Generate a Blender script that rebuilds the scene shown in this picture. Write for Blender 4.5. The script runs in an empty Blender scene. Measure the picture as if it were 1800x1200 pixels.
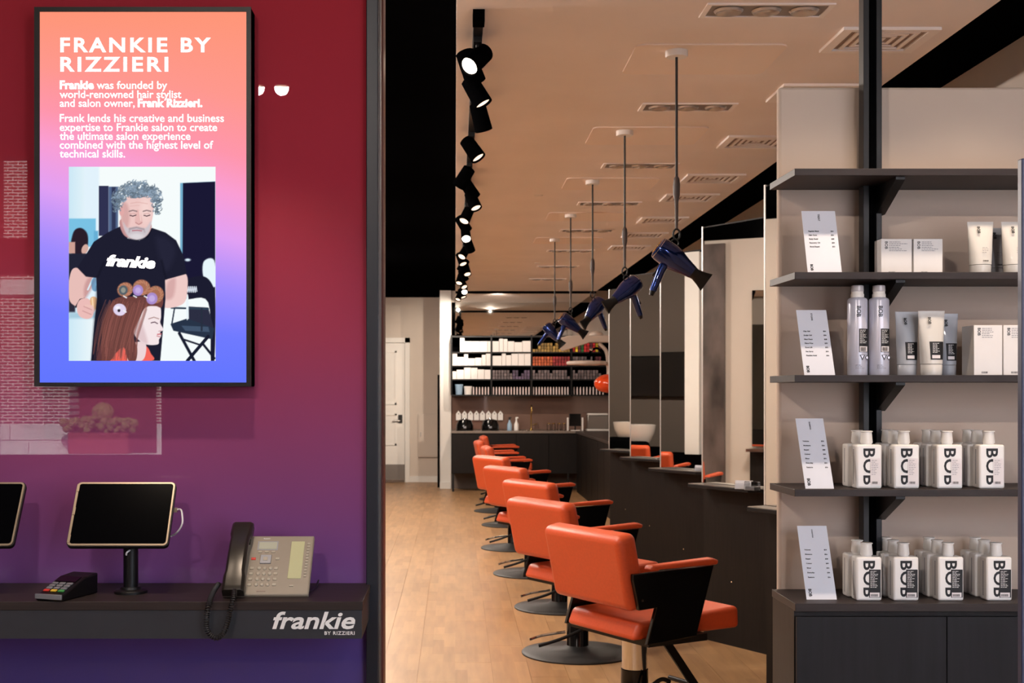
import bpy, math, random
import numpy as np
from mathutils import Matrix, Vector
random.seed(7)
PI = math.pi
SC = bpy.context.scene
COL = SC.collection
F = 2250.0
EYE = 1.5

def W(px, py, Y):
    """photograph pixel at depth Y -> world point"""
    return Vector(((px-800)*Y/F, Y, EYE-(py-690)*Y/F))

# ------------------------------------------------------------------ camera, world, lights, exposure
cam = bpy.data.cameras.new('camera'); camo = bpy.data.objects.new('camera', cam); COL.objects.link(camo)
camo.location = (0, 0, EYE); camo.rotation_euler = (PI/2, 0, 0)
cam.lens = 45; cam.sensor_width = 36; cam.shift_x = 100/1800; cam.shift_y = 90/1800
cam.clip_start = .05; cam.clip_end = 200
cam.dof.use_dof = True; cam.dof.focus_distance = 3.35; cam.dof.aperture_fstop = 13.0
SC.camera = camo
SC.view_settings.view_transform = 'Standard'; SC.view_settings.look = 'None'
SC.view_settings.gamma = 1.0; SC.view_settings.use_curve_mapping = False
SC.view_settings.exposure = 0.0
wd = bpy.data.worlds.new('sky'); SC.world = wd; wd.use_nodes = True
bg = wd.node_tree.nodes['Background']; bg.inputs[0].default_value = (.62, .78, 1.0, 1); bg.inputs[1].default_value = 4.0

def lin(c):
    return tuple(((x/255)/12.92 if x/255 <= .04045 else (((x/255)+.055)/1.055)**2.4) for x in c)

def lamp(kind, name, loc, target, energy, color=(1, .72, .5), size=.06, angle=60, blend=.5, shape=None, size_y=None):
    l = bpy.data.lights.new(name, kind); l.energy = energy; l.color = color
    if kind == 'SPOT':
        l.spot_size = math.radians(angle); l.spot_blend = blend; l.shadow_soft_size = size
    elif kind == 'AREA':
        l.size = size
        if size_y: l.shape = 'RECTANGLE'; l.size_y = size_y
    elif kind == 'SUN':
        l.angle = math.radians(1)
    else:
        l.shadow_soft_size = size
    o = bpy.data.objects.new(name, l); COL.objects.link(o); o.location = loc
    d = Vector(target)-Vector(loc)
    o.rotation_euler = d.to_track_quat('-Z', 'Y').to_euler()
    return o
WARM = (1, .85, .70)
lamp('SUN', 'sun', (0, 30, 30), (-6, 0, 2), 26.0, (1, .97, .92))
# ceiling spots over the front displays
for x, e in ((1.0, 42), (1.42, 42), (1.85, 38)):
    lamp('SPOT', 'display_spot', (x, 2.84, 3.05), (x, 3.33, 1.0), e, (1, .78, .58), .035, 58, .5)
for x, e in ((-1.25, 40), (-.62, 60)):
    lamp('SPOT', 'counter_spot', (x+.12, 2.5, 3.05), (x, 3.15, 1.0), e, (1, .8, .62), .03, 46, .6)
# downlights by the entrance, the right-hand one added as unseen fill
for x in (-.904, -1.03, 1.2):
    lamp('SPOT', 'entrance_lamp', (x, -.07, 3.085), (x, -.07+.5, 2.2), 95, (1, .86, .76), .035, 165, .4)
lamp('AREA', 'added_window_fill', (2.15, -.5, 1.6), (1.6, 3, 1.3), 42, (.72, .84, 1), 2.3, size_y=2.4)  # area fill added in the window plane to light shelves and walls frontally
# unseen warm fill lamps added over the aisle and the left-hand side
for y in (5.5, 8.5, 11.5, 14.5, 17.5):
    lamp('AREA', 'aisle_fill_lamp', (-1.2, y, 3.06), (-1.2, y, 0), 56, WARM, .5)
for y in (6, 9, 12, 15, 18):
    lamp('SPOT', 'floor_fill_spot', (-.35, y, 3.06), (.5, y+.4, 0), 28, WARM, .08, 105, .9)  # unseen spots added so the floor bounce brightens the ceiling
for y in (4.9, 8.2, 11.5, 14.8):
    lamp('POINT', 'globe_fill_light', (-1.75, y, 2.8), (0, 0, 0), 150, (1, .87, .79), .05)  # second matches a lamp glimpsed in a mirror; others added to brighten ceiling
lamp('SPOT', 'door_spot', (-1.0, 19.3, 3.05), (-1.0, 21.4, 1.5), 14, (1, .8, .62), .08, 90, .8)
lamp('SPOT', 'column_spot', (.05, 18.6, 2.89), (-.14, 20.05, 2.3), 170, (1, .87, .72), .02, 60, .8)
lamp('SPOT', 'shelf_fill_spot', (.6, 18.2, 2.89), (.7, 20, 1.9), 100, (1, .84, .7), .004, 100, .8)  # bare spot without a fixture, added to brighten the back shelving

# ------------------------------------------------------------------ materials
MATS = {}
def mat(name, rgb, rough=.5, metal=0., noise=0., nscale=20., bump=0., spec=.5, emit=0., alpha=1., trans=0., coat=0., stretch=None, raw=False):
    if name in MATS: return MATS[name]
    m = bpy.data.materials.new(name); m.use_nodes = True; nt = m.node_tree; b = nt.nodes['Principled BSDF']
    c = rgb if raw else lin(rgb)
    b.inputs['Base Color'].default_value = (*c, 1); b.inputs['Roughness'].default_value = rough
    b.inputs['Metallic'].default_value = metal; b.inputs['Specular IOR Level'].default_value = spec
    b.inputs['Coat Weight'].default_value = coat; b.inputs['Transmission Weight'].default_value = trans
    if emit:
        b.inputs['Emission Color'].default_value = (*c, 1); b.inputs['Emission Strength'].default_value = emit
    if noise or bump:
        tc = nt.nodes.new('ShaderNodeTexCoord'); mp = nt.nodes.new('ShaderNodeMapping'); n = nt.nodes.new('ShaderNodeTexNoise')
        n.inputs['Scale'].default_value = nscale; n.inputs['Detail'].default_value = 4
        if stretch: mp.inputs['Scale'].default_value = stretch
        nt.links.new(tc.outputs['Object'], mp.inputs[0]); nt.links.new(mp.outputs[0], n.inputs['Vector'])
        if noise:
            r = nt.nodes.new('ShaderNodeMapRange'); r.inputs['From Min'].default_value = .3; r.inputs['From Max'].default_value = .7
            r.inputs['To Min'].default_value = 1-noise; r.inputs['To Max'].default_value = 1+noise
            h = nt.nodes.new('ShaderNodeVectorMath'); h.operation = 'SCALE'; h.inputs[0].default_value = c
            nt.links.new(n.outputs['Fac'], r.inputs['Value']); nt.links.new(r.outputs[0], h.inputs['Scale'])
            nt.links.new(h.outputs[0], b.inputs['Base Color'])
        if bump:
            bp = nt.nodes.new('ShaderNodeBump'); bp.inputs['Strength'].default_value = bump; bp.inputs['Distance'].default_value = .002
            nt.links.new(n.outputs['Fac'], bp.inputs['Height']); nt.links.new(bp.outputs[0], b.inputs['Normal'])
    MATS[name] = m
    return m

def clear_mat(name, tint=(1, 1, 1), rough=.0, ior=1.45, strength=1.0):
    """thin clear pane: fresnel mix of see-through and reflection"""
    m = bpy.data.materials.new(name); m.use_nodes = True; nt = m.node_tree; nt.nodes.clear()
    o = nt.nodes.new('ShaderNodeOutputMaterial'); mx = nt.nodes.new('ShaderNodeMixShader')
    t = nt.nodes.new('ShaderNodeBsdfTransparent'); t.inputs[0].default_value = (*tint, 1)
    g = nt.nodes.new('ShaderNodeBsdfGlossy'); g.inputs['Roughness'].default_value = rough
    fr = nt.nodes.new('ShaderNodeFresnel'); fr.inputs[0].default_value = ior
    nt.links.new(fr.outputs[0], mx.inputs[0]); nt.links.new(t.outputs[0], mx.inputs[1]); nt.links.new(g.outputs[0], mx.inputs[2])
    nt.links.new(mx.outputs[0], o.inputs[0]); return m

M = dict(
    ceiling=mat('ceiling_paint', (238, 228, 222), .8, noise=.03, nscale=2),
    black=mat('black_paint', (5, 5, 6), .9, spec=.0, noise=.1, nscale=6),
    blackgloss=mat('black_gloss', (7, 7, 9), .15),
    blackmetal=mat('black_metal', (14, 13, 14), .42, spec=.35),
    rubber=mat('black_rubber', (24, 22, 22), .55, noise=.15, nscale=60),
    beige=mat('beige_wall', (196, 176, 160), .75, noise=.03, nscale=3, bump=.05),
    pale=mat('pale_wall', (205, 192, 180), .75, noise=.03, nscale=2),
    white=mat('white_paint', (230, 226, 220), .5, noise=.02, nscale=4),
    dimwall=mat('taupe_wall', (78, 68, 60), .75, noise=.04, nscale=2),
    wood=mat('dark_wood', (22, 17, 15), .5, spec=.25, noise=.3, nscale=14, bump=.15, stretch=(6, 6, .35)),
    shelfwood=mat('shelf_laminate', (45, 36, 34), .5, spec=.3, noise=.22, nscale=14, stretch=(.4, 6, 6)),
    cabinet=mat('cabinet_laminate', (24, 24, 28), .55, spec=.25, noise=.2, nscale=12, stretch=(6, 6, .4)),
    navy=mat('navy_metal', (22, 26, 36), .4, noise=.04, nscale=5),
    chrome=mat('chrome', (225, 225, 225), .07, metal=1.0),
    brushed=mat('brushed_metal', (170, 165, 160), .28, metal=1.0, noise=.05, nscale=30),
    gold=mat('brass', (205, 170, 105), .2, metal=1.0),
    mirror=mat('mirror_glass', (222, 222, 218), .012, metal=1.0),
    orange=mat('orange_vinyl', (202, 80, 42), .42, noise=.05, nscale=90, bump=.12),
    orangeplastic=mat('orange_plastic', (225, 70, 20), .15, coat=.5),
    blue=mat('metallic_blue', (20, 42, 102), .16, metal=.75, coat=.6),
    cord=mat('cord_black', (28, 24, 24), .5),
    grip=mat('grey_grip', (70, 60, 58), .5),
    backsplash=mat('brown_glass', (120, 95, 85), .08, noise=.1, nscale=2, coat=1.0),
    counter_top=mat('grey_stone', (130, 120, 112), .25, noise=.1, nscale=30),
    greygap=mat('grey_wall', (110, 96, 86), .7),
    plasticw=mat('white_plastic', (236, 232, 228), .32, noise=.01, nscale=10, coat=.2),
    plasticcap=mat('white_cap', (240, 236, 230), .3),
    carton=mat('white_carton', (232, 228, 226), .6, noise=.01, nscale=30),
    paper=mat('paper', (224, 226, 236), .7),
    tube_grey=mat('grey_tube', (160, 164, 168), .4, coat=.2),
    tube_dark=mat('slate_tube', (168, 171, 178), .4, coat=.2),
    tube_white=mat('white_tube', (210, 206, 200), .4, coat=.2),
    can=mat('can_lacquer', (206, 206, 220), .28, metal=.15, coat=.4),
    capclear=mat('smoky_cap', (190, 186, 188), .12, coat=.6),
    ink=mat('black_ink', (18, 18, 22), .6),
    inkgrey=mat('grey_ink', (110, 110, 120), .6),
    inkwhite=mat('white_ink', (236, 234, 232), .6),
    labelw=mat('pale_label', (232, 224, 224), .5),
    tan=mat('bronze_case', (178, 160, 138), .3, metal=.6),
    screenoff=mat('dark_screen', (5, 5, 7), .1),
    phone=mat('phone_plastic', (150, 138, 122), .38, noise=.02, nscale=60),
    handset=mat('handset_plastic', (48, 43, 38), .28, metal=.3),
    key=mat('key_plastic', (176, 166, 148), .35),
    lcd=mat('lcd_glass', (190, 190, 170), .1, coat=1.0),
    cable=mat('white_cable', (225, 222, 226), .4),
    red=mat('red_key', (210, 60, 50), .4), yellow=mat('yellow_key', (225, 185, 60), .4), green=mat('green_key', (70, 150, 80), .4),
    greykey=mat('grey_key', (120, 120, 124), .4), silver=mat('silver_trim', (150, 152, 158), .35, metal=.5),
    bulb=mat('lamp_glow', (255, 236, 210), .4, emit=14),
    bulbdim=mat('lamp_soft_glow', (255, 226, 200), .4, emit=1.6),
    downglow=mat('downlight_glow', (255, 226, 190), .4, emit=9),
    vent=mat('vent_white', (244, 236, 230), .5), slot=mat('slot_dark', (150, 130, 118), .7), reflector=mat('lamp_reflector', (190, 184, 180), .2, metal=.5),
    greyceram=mat('ceramic', (214, 206, 198), .15, coat=.5), clear=clear_mat('clear_plastic', (.97, .97, .97)), pane=clear_mat('window_glass', (.96, .98, .98)),
    brickred=mat('brick_clay', (176, 104, 88), .9, noise=.25, nscale=8), stone=mat('limestone', (205, 200, 196), .9, noise=.06, nscale=3),
    mortar=mat('mortar', (206, 196, 188), .95), planter=mat('planter_red', (150, 60, 60), .7), leaf=mat('bush_leaf', (128, 118, 70), .9, noise=.4, nscale=14),
    asphalt=mat('asphalt', (120, 118, 118), .9, noise=.1, nscale=4), maroon=mat('maroon_paint', (96, 30, 34), .6), frontwall=mat('front_wall_paint', (70, 52, 54), .8, noise=.03),
    lightblue=mat('pale_blue_plastic', (150, 180, 205), .4), pinkish=mat('bottle_pink', (226, 208, 206), .4), steel=mat('steel', (160, 155, 150), .3, metal=.9),
    arm=mat('cream_plastic', (198, 184, 172), .3, coat=.3), marble=mat('marbled_print', (90, 78, 74), .4, noise=.7, nscale=3.5, stretch=(1, 1, .5)),
)

# ------------------------------------------------------------------ mesh helpers
class MB:
    def __init__(s): s.v = []; s.f = []; s.m = []
    def add(s, vs, fs, mi=0, T=None):
        b = len(s.v)
        for p in vs:
            p = Vector(p); s.v.append(tuple(T @ p) if T else tuple(p))
        for q in fs: s.f.append([b+i for i in q]); s.m.append(mi)
        return s
    def box(s, x0, x1, y0, y1, z0, z1, mi=0, T=None):
        vs = [(x0,y0,z0),(x1,y0,z0),(x1,y1,z0),(x0,y1,z0),(x0,y0,z1),(x1,y0,z1),(x1,y1,z1),(x0,y1,z1)]
        return s.add(vs, [(3,2,1,0),(4,5,6,7),(0,1,5,4),(1,2,6,5),(2,3,7,6),(3,0,4,7)], mi, T)
    def prism(s, poly, z0, z1, mi=0, T=None):
        a = sum(poly[i][0]*poly[(i+1) % len(poly)][1]-poly[(i+1) % len(poly)][0]*poly[i][1] for i in range(len(poly)))
        if a < 0: poly = poly[::-1]
        n = len(poly)
        vs = [(p[0], p[1], z0) for p in poly]+[(p[0], p[1], z1) for p in poly]
        fs = [list(range(n-1, -1, -1)), list(range(n, 2*n))]+[(i, (i+1) % n, n+(i+1) % n, n+i) for i in range(n)]
        return s.add(vs, fs, mi, T)
    def lathe(s, prof, n=24, mi=0, T=None, cap=True):
        """profile (r, z) around z"""
        vs = []; fs = []
        for r, z in prof:
            for k in range(n):
                a = 2*PI*k/n; vs.append((r*math.cos(a), r*math.sin(a), z))
        for j in range(len(prof)-1):
            for k in range(n):
                fs.append((j*n+k, j*n+(k+1) % n, (j+1)*n+(k+1) % n, (j+1)*n+k))
        if cap:
            fs.append(list(range(n-1, -1, -1))); fs.append([(len(prof)-1)*n+k for k in range(n)])
        return s.add(vs, fs, mi, T)
    def rod(s, p0, p1, r0, r1=None, n=12, mi=0, T=None):
        r1 = r0 if r1 is None else r1
        p0 = Vector(p0); p1 = Vector(p1); d = p1-p0
        Q = Matrix.Translation(p0) @ d.to_track_quat('Z', 'Y').to_matrix().to_4x4()
        return s.lathe([(r0, 0), (r1, d.length)], n, mi, (T @ Q) if T else Q)
    def tube(s, path, r, n=8, mi=0, T=None):
        P = [Vector(p) for p in path]; vs = []; fs = []; m = len(P)
        up = None
        for i, p in enumerate(P):
            d = (P[min(i+1, m-1)]-P[max(i-1, 0)]).normalized()
            if up is None: up = d.orthogonal().normalized()
            up = (up-d*up.dot(d)).normalized(); q = d.cross(up)
            rr = r[i] if isinstance(r, (list, tuple)) else r
            for k in range(n):
                a = 2*PI*k/n; vs.append(p+up*math.cos(a)*rr+q*math.sin(a)*rr)
        for i in range(m-1):
            for k in range(n):
                fs.append((i*n+k, i*n+(k+1) % n, (i+1)*n+(k+1) % n, (i+1)*n+k))
        fs.append(list(range(n-1, -1, -1))); fs.append([(m-1)*n+k for k in range(n)])
        return s.add(vs, fs, mi, T)
    def ball(s, c, r, n=16, m=10, mi=0, T=None, sc=(1, 1, 1)):
        prof = [(max(1e-4, r*math.sin(PI*j/m)), -r*math.cos(PI*j/m)) for j in range(m+1)]
        Q = Matrix.Translation(Vector(c)) @ Matrix.Diagonal((*sc, 1))
        return s.lathe(prof, n, mi, (T @ Q) if T else Q)
    def mesh(s, name, mats, smooth=40):
        me = bpy.data.meshes.new(name); me.from_pydata(s.v, [], s.f)
        for mm in (mats if isinstance(mats, (list, tuple)) else [mats]): me.materials.append(mm)
        me.polygons.foreach_set('material_index', s.m)
        if smooth:
            me.polygons.foreach_set('use_smooth', [True]*len(s.f)); me.update(); me.set_sharp_from_angle(angle=math.radians(smooth))
        me.update(); return me
    def build(s, name, mats, parent=None, smooth=40, bevel=0, seg=2, loc=None):
        return link(name, s.mesh(name, mats, smooth), parent, bevel, seg, loc)

def link(name, me, parent=None, bevel=0, seg=2, loc=None):
    o = bpy.data.objects.new(name, me); COL.objects.link(o)
    if parent is not None: o.parent = parent
    if loc is not None: o.location = loc
    if bevel:
        b = o.modifiers.new('Bevel', 'BEVEL'); b.width = bevel; b.segments = seg; b.limit_method = 'ANGLE'; b.angle_limit = math.radians(35)
    return o

def thing(name, label, cat, loc=(0, 0, 0), rz=0, group=None):
    o = bpy.data.objects.new(name, None); COL.objects.link(o); o.empty_display_size = .1
    o.location = loc; o.rotation_euler = (0, 0, rz); tag(o, label, cat, group); return o
def tag(o, label, cat, group=None):
    o['label'] = label; o['category'] = cat
    if group: o['group'] = group
    return o
def struct(o): o['kind'] = 'structure'; return o
KIDS = {}
def kids(o): return [c for c in COL.objects if c.parent == o]
def dup(root, loc, rz=None, label=None, group=None, ks=None):
    def cp(o, par):
        c = o.copy(); COL.objects.link(c)
        if par: c.parent = par
        for k in TREE(o): cp(k, c)
        return c
    r = cp(root, None); r.location = loc
    if rz is not None: r.rotation_euler[2] = rz
    if label: r['label'] = label
    if group: r['group'] = group
    return r
_tc = {}
def TREE(o):
    if o.name not in _tc: _tc[o.name] = kids(o)
    return _tc[o.name]

RX = Matrix.Rotation(PI/2, 4, 'X')       # xy drawing plane -> facing -Y, upright
_txt = {}
def text_mesh(s, size, off=0., shear=0., align='LEFT', space=1., ext=.0002, line=1., res=3):
    k = (s, size, off, shear, align, space, ext, line)
    if k in _txt: return _txt[k]
    cu = bpy.data.curves.new('lettering', 'FONT'); cu.body = s; cu.size = size; cu.offset = off; cu.shear = shear
    cu.align_x = align; cu.space_character = space; cu.extrude = ext; cu.space_line = line; cu.resolution_u = res
    o = bpy.data.objects.new('tmp', cu); COL.objects.link(o)
    dg = bpy.context.evaluated_depsgraph_get(); me = bpy.data.meshes.new_from_object(o.evaluated_get(dg))
    bpy.data.objects.remove(o); _txt[k] = me; return me
def text(name, s, size, m, parent, T, width=None, height=None, **kw):
    me = text_mesh(s, size, **kw).copy()
    me.materials.clear(); me.materials.append(m)
    if width:
        xs = [v.co.x for v in me.vertices]; w = max(xs)-min(xs); x0 = min(xs)
        ys = [v.co.y for v in me.vertices]; hh = max(ys)-min(ys)
        sy = (height/hh) if height else width/w
        S = Matrix.Diagonal((width/w, sy, 1, 1)) @ Matrix.Translation((-x0, 0, 0)); me.transform(S)
    me.transform(T); return link(name, me, parent)

# =================================================================== STRUCTURE
# floor: base slab + planks
fl = MB().box(-4.2, 2.75, -.7, 21.7, -.16, -.004).build('floor', None); struct(fl)
def plank_mat():
    m = bpy.data.materials.new('oak_planks'); m.use_nodes = True; nt = m.node_tree; b = nt.nodes['Principled BSDF']
    g = nt.nodes.new('ShaderNodeNewGeometry'); oi = nt.nodes.new('ShaderNodeObjectInfo')
    mp = nt.nodes.new('ShaderNodeMapping'); mp.inputs['Scale'].default_value = (15, 1.6, 1)
    n = nt.nodes.new('ShaderNodeTexNoise'); n.inputs['Scale'].default_value = 1.5; n.inputs['Detail'].default_value = 5
    br = nt.nodes.new('ShaderNodeTexBrick'); br.inputs['Scale'].default_value = 1; br.inputs['Brick Width'].default_value = .42; br.inputs['Row Height'].default_value = .066; br.inputs['Mortar Size'].default_value = .0
    br.inputs['Color1'].default_value = (*lin((182, 142, 100)), 1); br.inputs['Color2'].default_value = (*lin((164, 125, 86)), 1)
    rot = nt.nodes.new('ShaderNodeMapping'); rot.inputs['Rotation'].default_value = (0, 0, PI/2)
    nt.links.new(g.outputs['Position'], mp.inputs[0]); nt.links.new(mp.outputs[0], n.inputs['Vector'])
    nt.links.new(g.outputs['Position'], rot.inputs[0]); nt.links.new(rot.outputs[0], br.inputs['Vector'])
    a = nt.nodes.new('ShaderNodeMapRange'); a.inputs['From Min'].default_value = .25; a.inputs['From Max'].default_value = .75; a.inputs['To Min'].default_value = .84; a.inputs['To Max'].default_value = 1.14
    nt.links.new(n.outputs['Fac'], a.inputs['Value'])
    r = nt.nodes.new('ShaderNodeMapRange'); r.inputs['To Min'].default_value = .94; r.inputs['To Max'].default_value = 1.05
    nt.links.new(oi.outputs['Random'], r.inputs['Value'])
    mu = nt.nodes.new('ShaderNodeMath'); mu.operation = 'MULTIPLY'; nt.links.new(a.outputs[0], mu.inputs[0]); nt.links.new(r.outputs[0], mu.inputs[1])
    vs = nt.nodes.new('ShaderNodeVectorMath'); vs.operation = 'SCALE'; nt.links.new(br.outputs['Color'], vs.inputs[0]); nt.links.new(mu.outputs[0], vs.inputs['Scale'])
    nt.links.new(vs.outputs[0], b.inputs['Base Color']); b.inputs['Roughness'].default_value = .38
    return m
PM = plank_mat(); fl.data.materials.clear(); fl.data.materials.append(PM)
pm = MB().box(-.0992, .0992, -.6492, .6492, -.004, 0).mesh('plank', PM, 0)
n = 0
for i in range(18):
    x = -1.1+i*.2
    if x > 2.45: break
    off = (i*.47) % 1.3
    y = 5.6+off-.65
    while y < 21.3:
        o = link('plank', pm, fl, 0, 2, (x, y, 0)); n += 1; y += 1.3
# ceilings
struct(MB().box(-4.2, 2.75, -.7, 21.7, 3.1, 3.22).build('ceiling', M['black']))
dropped = struct(MB().box(.005, 1.975, 3.7, 20.05, 2.92, 3.1).build('ceiling', M['ceiling']))
struct(MB().box(.005, 1.975, 17.9, 17.96, 2.89, 2.925).build('trim_1', M['black']))
# walls
struct(MB().box(2.55, 2.7, 3.6, 20.2, 0, 3.1).build('wall_right', M['pale']))
struct(MB().box(-4.2, -4.0, -.7, 21.7, 0, 3.1).build('wall_left', M['dimwall']))
struct(MB().box(-.24, 2.75, 20.1, 20.3, 0, 3.1).build('wall_back', M['pale']))
wb = struct(MB().box(-4.2, -.06, 21.5, 21.7, 0, 3.1).build('wall_back_left', M['pale']))
struct(MB().box(-.24, -.063, 20.03, 21.5, 0, 3.1).build('wall_column', M['white']))
struct(MB().box(-.275, -.242, 20.0, 20.03, .02, 1.78).build('trim_2', M['black']))
struct(MB().box(-.24, -.063, 20.0, 20.03, 0, .1).build('baseboard_column', M['white']))
struct(MB().box(-.84, -.26, 21.46, 21.5, 0, .1).build('baseboard_back', M['white']))
# red-to-violet glossy wall left of the doorway
def grad_mat():
    m = bpy.data.materials.new('gradient_panel'); m.use_nodes = True; nt = m.node_tree; b = nt.nodes['Principled BSDF']
    g = nt.nodes.new('ShaderNodeNewGeometry'); s = nt.nodes.new('ShaderNodeSeparateXYZ'); nt.links.new(g.outputs['Position'], s.inputs[0])
    r = nt.nodes.new('ShaderNodeMapRange'); r.inputs['From Min'].default_value = .6; r.inputs['From Max'].default_value = 2.6
    nt.links.new(s.outputs['Z'], r.inputs['Value']); cr = nt.nodes.new('ShaderNodeValToRGB'); nt.links.new(r.outputs[0], cr.inputs[0])
    st = [(0.0, (74, 66, 138)), (.10, (84, 70, 138)), (.22, (112, 72, 132)), (.36, (132, 68, 112)), (.52, (148, 58, 84)), (.68, (156, 48, 64)), (1, (156, 44, 54))]
    e = cr.color_ramp.elements
    e[0].position = st[0][0]; e[0].color = (*lin(st[0][1]), 1); e[1].position = 1; e[1].color = (*lin(st[-1][1]), 1)
    for p, c in st[1:-1]:
        k = e.new(p); k.color = (*lin(c), 1)
    nt.links.new(cr.outputs[0], b.inputs['Base Color']); b.inputs['Roughness'].default_value = 0; b.inputs['IOR'].default_value = 1.5
    n = nt.nodes.new('ShaderNodeTexNoise'); n.inputs['Scale'].default_value = .8
    bp = nt.nodes.new('ShaderNodeBump'); bp.inputs['Strength'].default_value = .004; bp.inputs['Distance'].default_value = .01
    nt.links.new(g.outputs['Position'], n.inputs['Vector']); nt.links.new(n.outputs['Fac'], bp.inputs['Height']); nt.links.new(bp.outputs[0], b.inputs['Normal'])
    return m
GW = grad_mat()
struct(MB().box(-4.0, -.2275, 3.3, 3.4, 0, 3.1).build('wall_front', GW))
struct(MB().box(-4.0, -.2275, 3.402, 3.42, 0, 3.1).build('wall_front_inner', M['dimwall']))
struct(MB().box(-.2275, -.197, 3.275, 3.42, 0, 3.1).build('trim_3', M['navy'], bevel=.002))
struct(MB().box(-.1965, -.191, 3.3, 3.42, 0, 3.1).build('trim_4', M['brushed']))
struct(MB().box(-.1905, -.186, 3.32, 3.42, 0, 3.1).build('trim_6', mat('red_brown_edge', (90, 40, 30), .4)))
# door in the far left wall
dr = struct(MB().box(-1.62, -.845, 21.44, 21.495, .03, 2.33).build('door_1', M['white']))
for z0, z1 in ((1.3, 2.2), (.62, 1.15)):
    a = MB()
    for q in ((-1.5, -.98, z0, z0+.03), (-1.5, -.98, z1-.03, z1), (-1.5, -1.47, z0, z1), (-1.01, -.98, z0, z1)):
        a.box(q[0], q[1], 21.425, 21.44, q[2], q[3])
    a.build('panel_moulding', M['white'], dr)
MB().box(-1.62, -.845, 21.42, 21.439, .04, .3).build('kick_plate', mat('kick_grey', (120, 112, 106), .5), dr)
MB().box(-.95, -.885, 21.41, 21.438, 1.0, 1.13).build('lock', M['blackmetal'], dr)
MB().rod((-.92, 21.40, 1.03), (-1.05, 21.40, 1.03), .012).build('handle', M['brushed'], dr)
fr = MB(); fr.box(-.84, -.76, 21.45, 21.5, 0, 2.42); fr.box(-1.7, -.76, 21.45, 21.5, 2.34, 2.42); fr.box(-1.7, -1.63, 21.45, 21.5, 0, 2.42)
fr.build('door_frame', M['white'], dr)
ap = tag(MB().box(-.62, -.27, 21.45, 21.497, .42, 1.14).build('access_panel', M['pale'], bevel=.004), 'pale metal cabinet panel set low in the far wall beside the door', 'access panel')
MB().box(-.60, -.29, 21.44, 21.449, .44, 1.12).build('panel_door', M['pale'], ap, bevel=.002)
MB().box(-.585, -.57, 21.43, 21.44, .76, .84).build('latch', M['brushed'], ap)
# back wall: mirror over the shelving, brown backsplash
tag(MB().box(-.055, 2.45, 20.055, 20.099, 2.395, 2.915).build('wall_mirror', M['mirror']), 'long horizontal mirror above the back shelving, reflecting the ceiling', 'mirror')
tag(MB().box(-.055, 2.5, 20.07, 20.099, .925, 1.46).build('backsplash', M['backsplash']), 'glossy brown glass backsplash behind the back counter', 'backsplash')
# front wall behind the camera with window openings, street outside
FW = M['frontwall']
fw = MB()
fw.box(-4.2, -3.6, -.7, -.55, 0, 3.1); fw.box(-3.6, -1.64, -.7, -.55, 0, 1.14); fw.box(-3.6, -1.64, -.7, -.55, 2.17, 2.36); fw.box(-3.6, -1.64, -.7, -.55, 2.82, 3.1)
fw.box(-1.64, .9, -.7, -.55, 0, 3.1); fw.box(.9, 3.4, -.7, -.55, 0, .3); fw.box(.9, 3.4, -.7, -.55, 2.9, 3.1); fw.box(3.4, 3.6, -.7, -.55, 0, 3.1)
fw.box(-2.28, -1.64, -.7, -.55, 2.36, 2.82)
struct(fw.build('wall_entrance', FW))
struct(MB().box(2.75, 3.6, -.7, 3.8, -.16, -.004).build('floor_side', PM)); struct(MB().box(2.75, 3.6, -.7, 3.8, 3.1, 3.22).build('ceiling_side', M['black']))
struct(MB().box(3.45, 3.6, -.55, 3.8, 0, 3.1).build('wall_side', M['pale'])); struct(MB().box(2.7, 3.45, 3.66, 3.8, 0, 3.1).build('wall_nook', M['pale']))
w1 = struct(MB().box(-3.6, -1.64, -.63, -.622, 1.14, 2.17).build('window_1', M['pane']))
a = MB(); a.box(-3.6, -1.64, -.66, -.58, 1.12, 1.15); a.box(-2.62, -2.58, -.66, -.58, 1.15, 2.17); a.build('window_frame', M['maroon'], w1)
w2 = struct(MB().box(-3.6, -2.28, -.63, -.622, 2.36, 2.82).build('window_2', M['pane']))
a = MB(); a.box(-2.40, -2.36, -.66, -.58, 2.36, 2.82); a.box(-2.60, -2.56, -.66, -.58, 2.36, 2.82); a.build('window_frame', M['maroon'], w2)
w3 = struct(MB().box(.9, 3.4, -.63, -.622, .3, 2.9).build('added_window', M['pane']))  # unseen opening added on this side for bluish light on the shelves
a = MB(); a.box(2.1, 2.15, -.66, -.58, .3, 2.9); a.box(.9, .94, -.66, -.58, .3, 2.9); a.build('window_frame', M['navy'], w3)
struct(MB().box(-60, 60, -60, -.7, -.4, -.17).build('ground', M['asphalt']))

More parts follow.
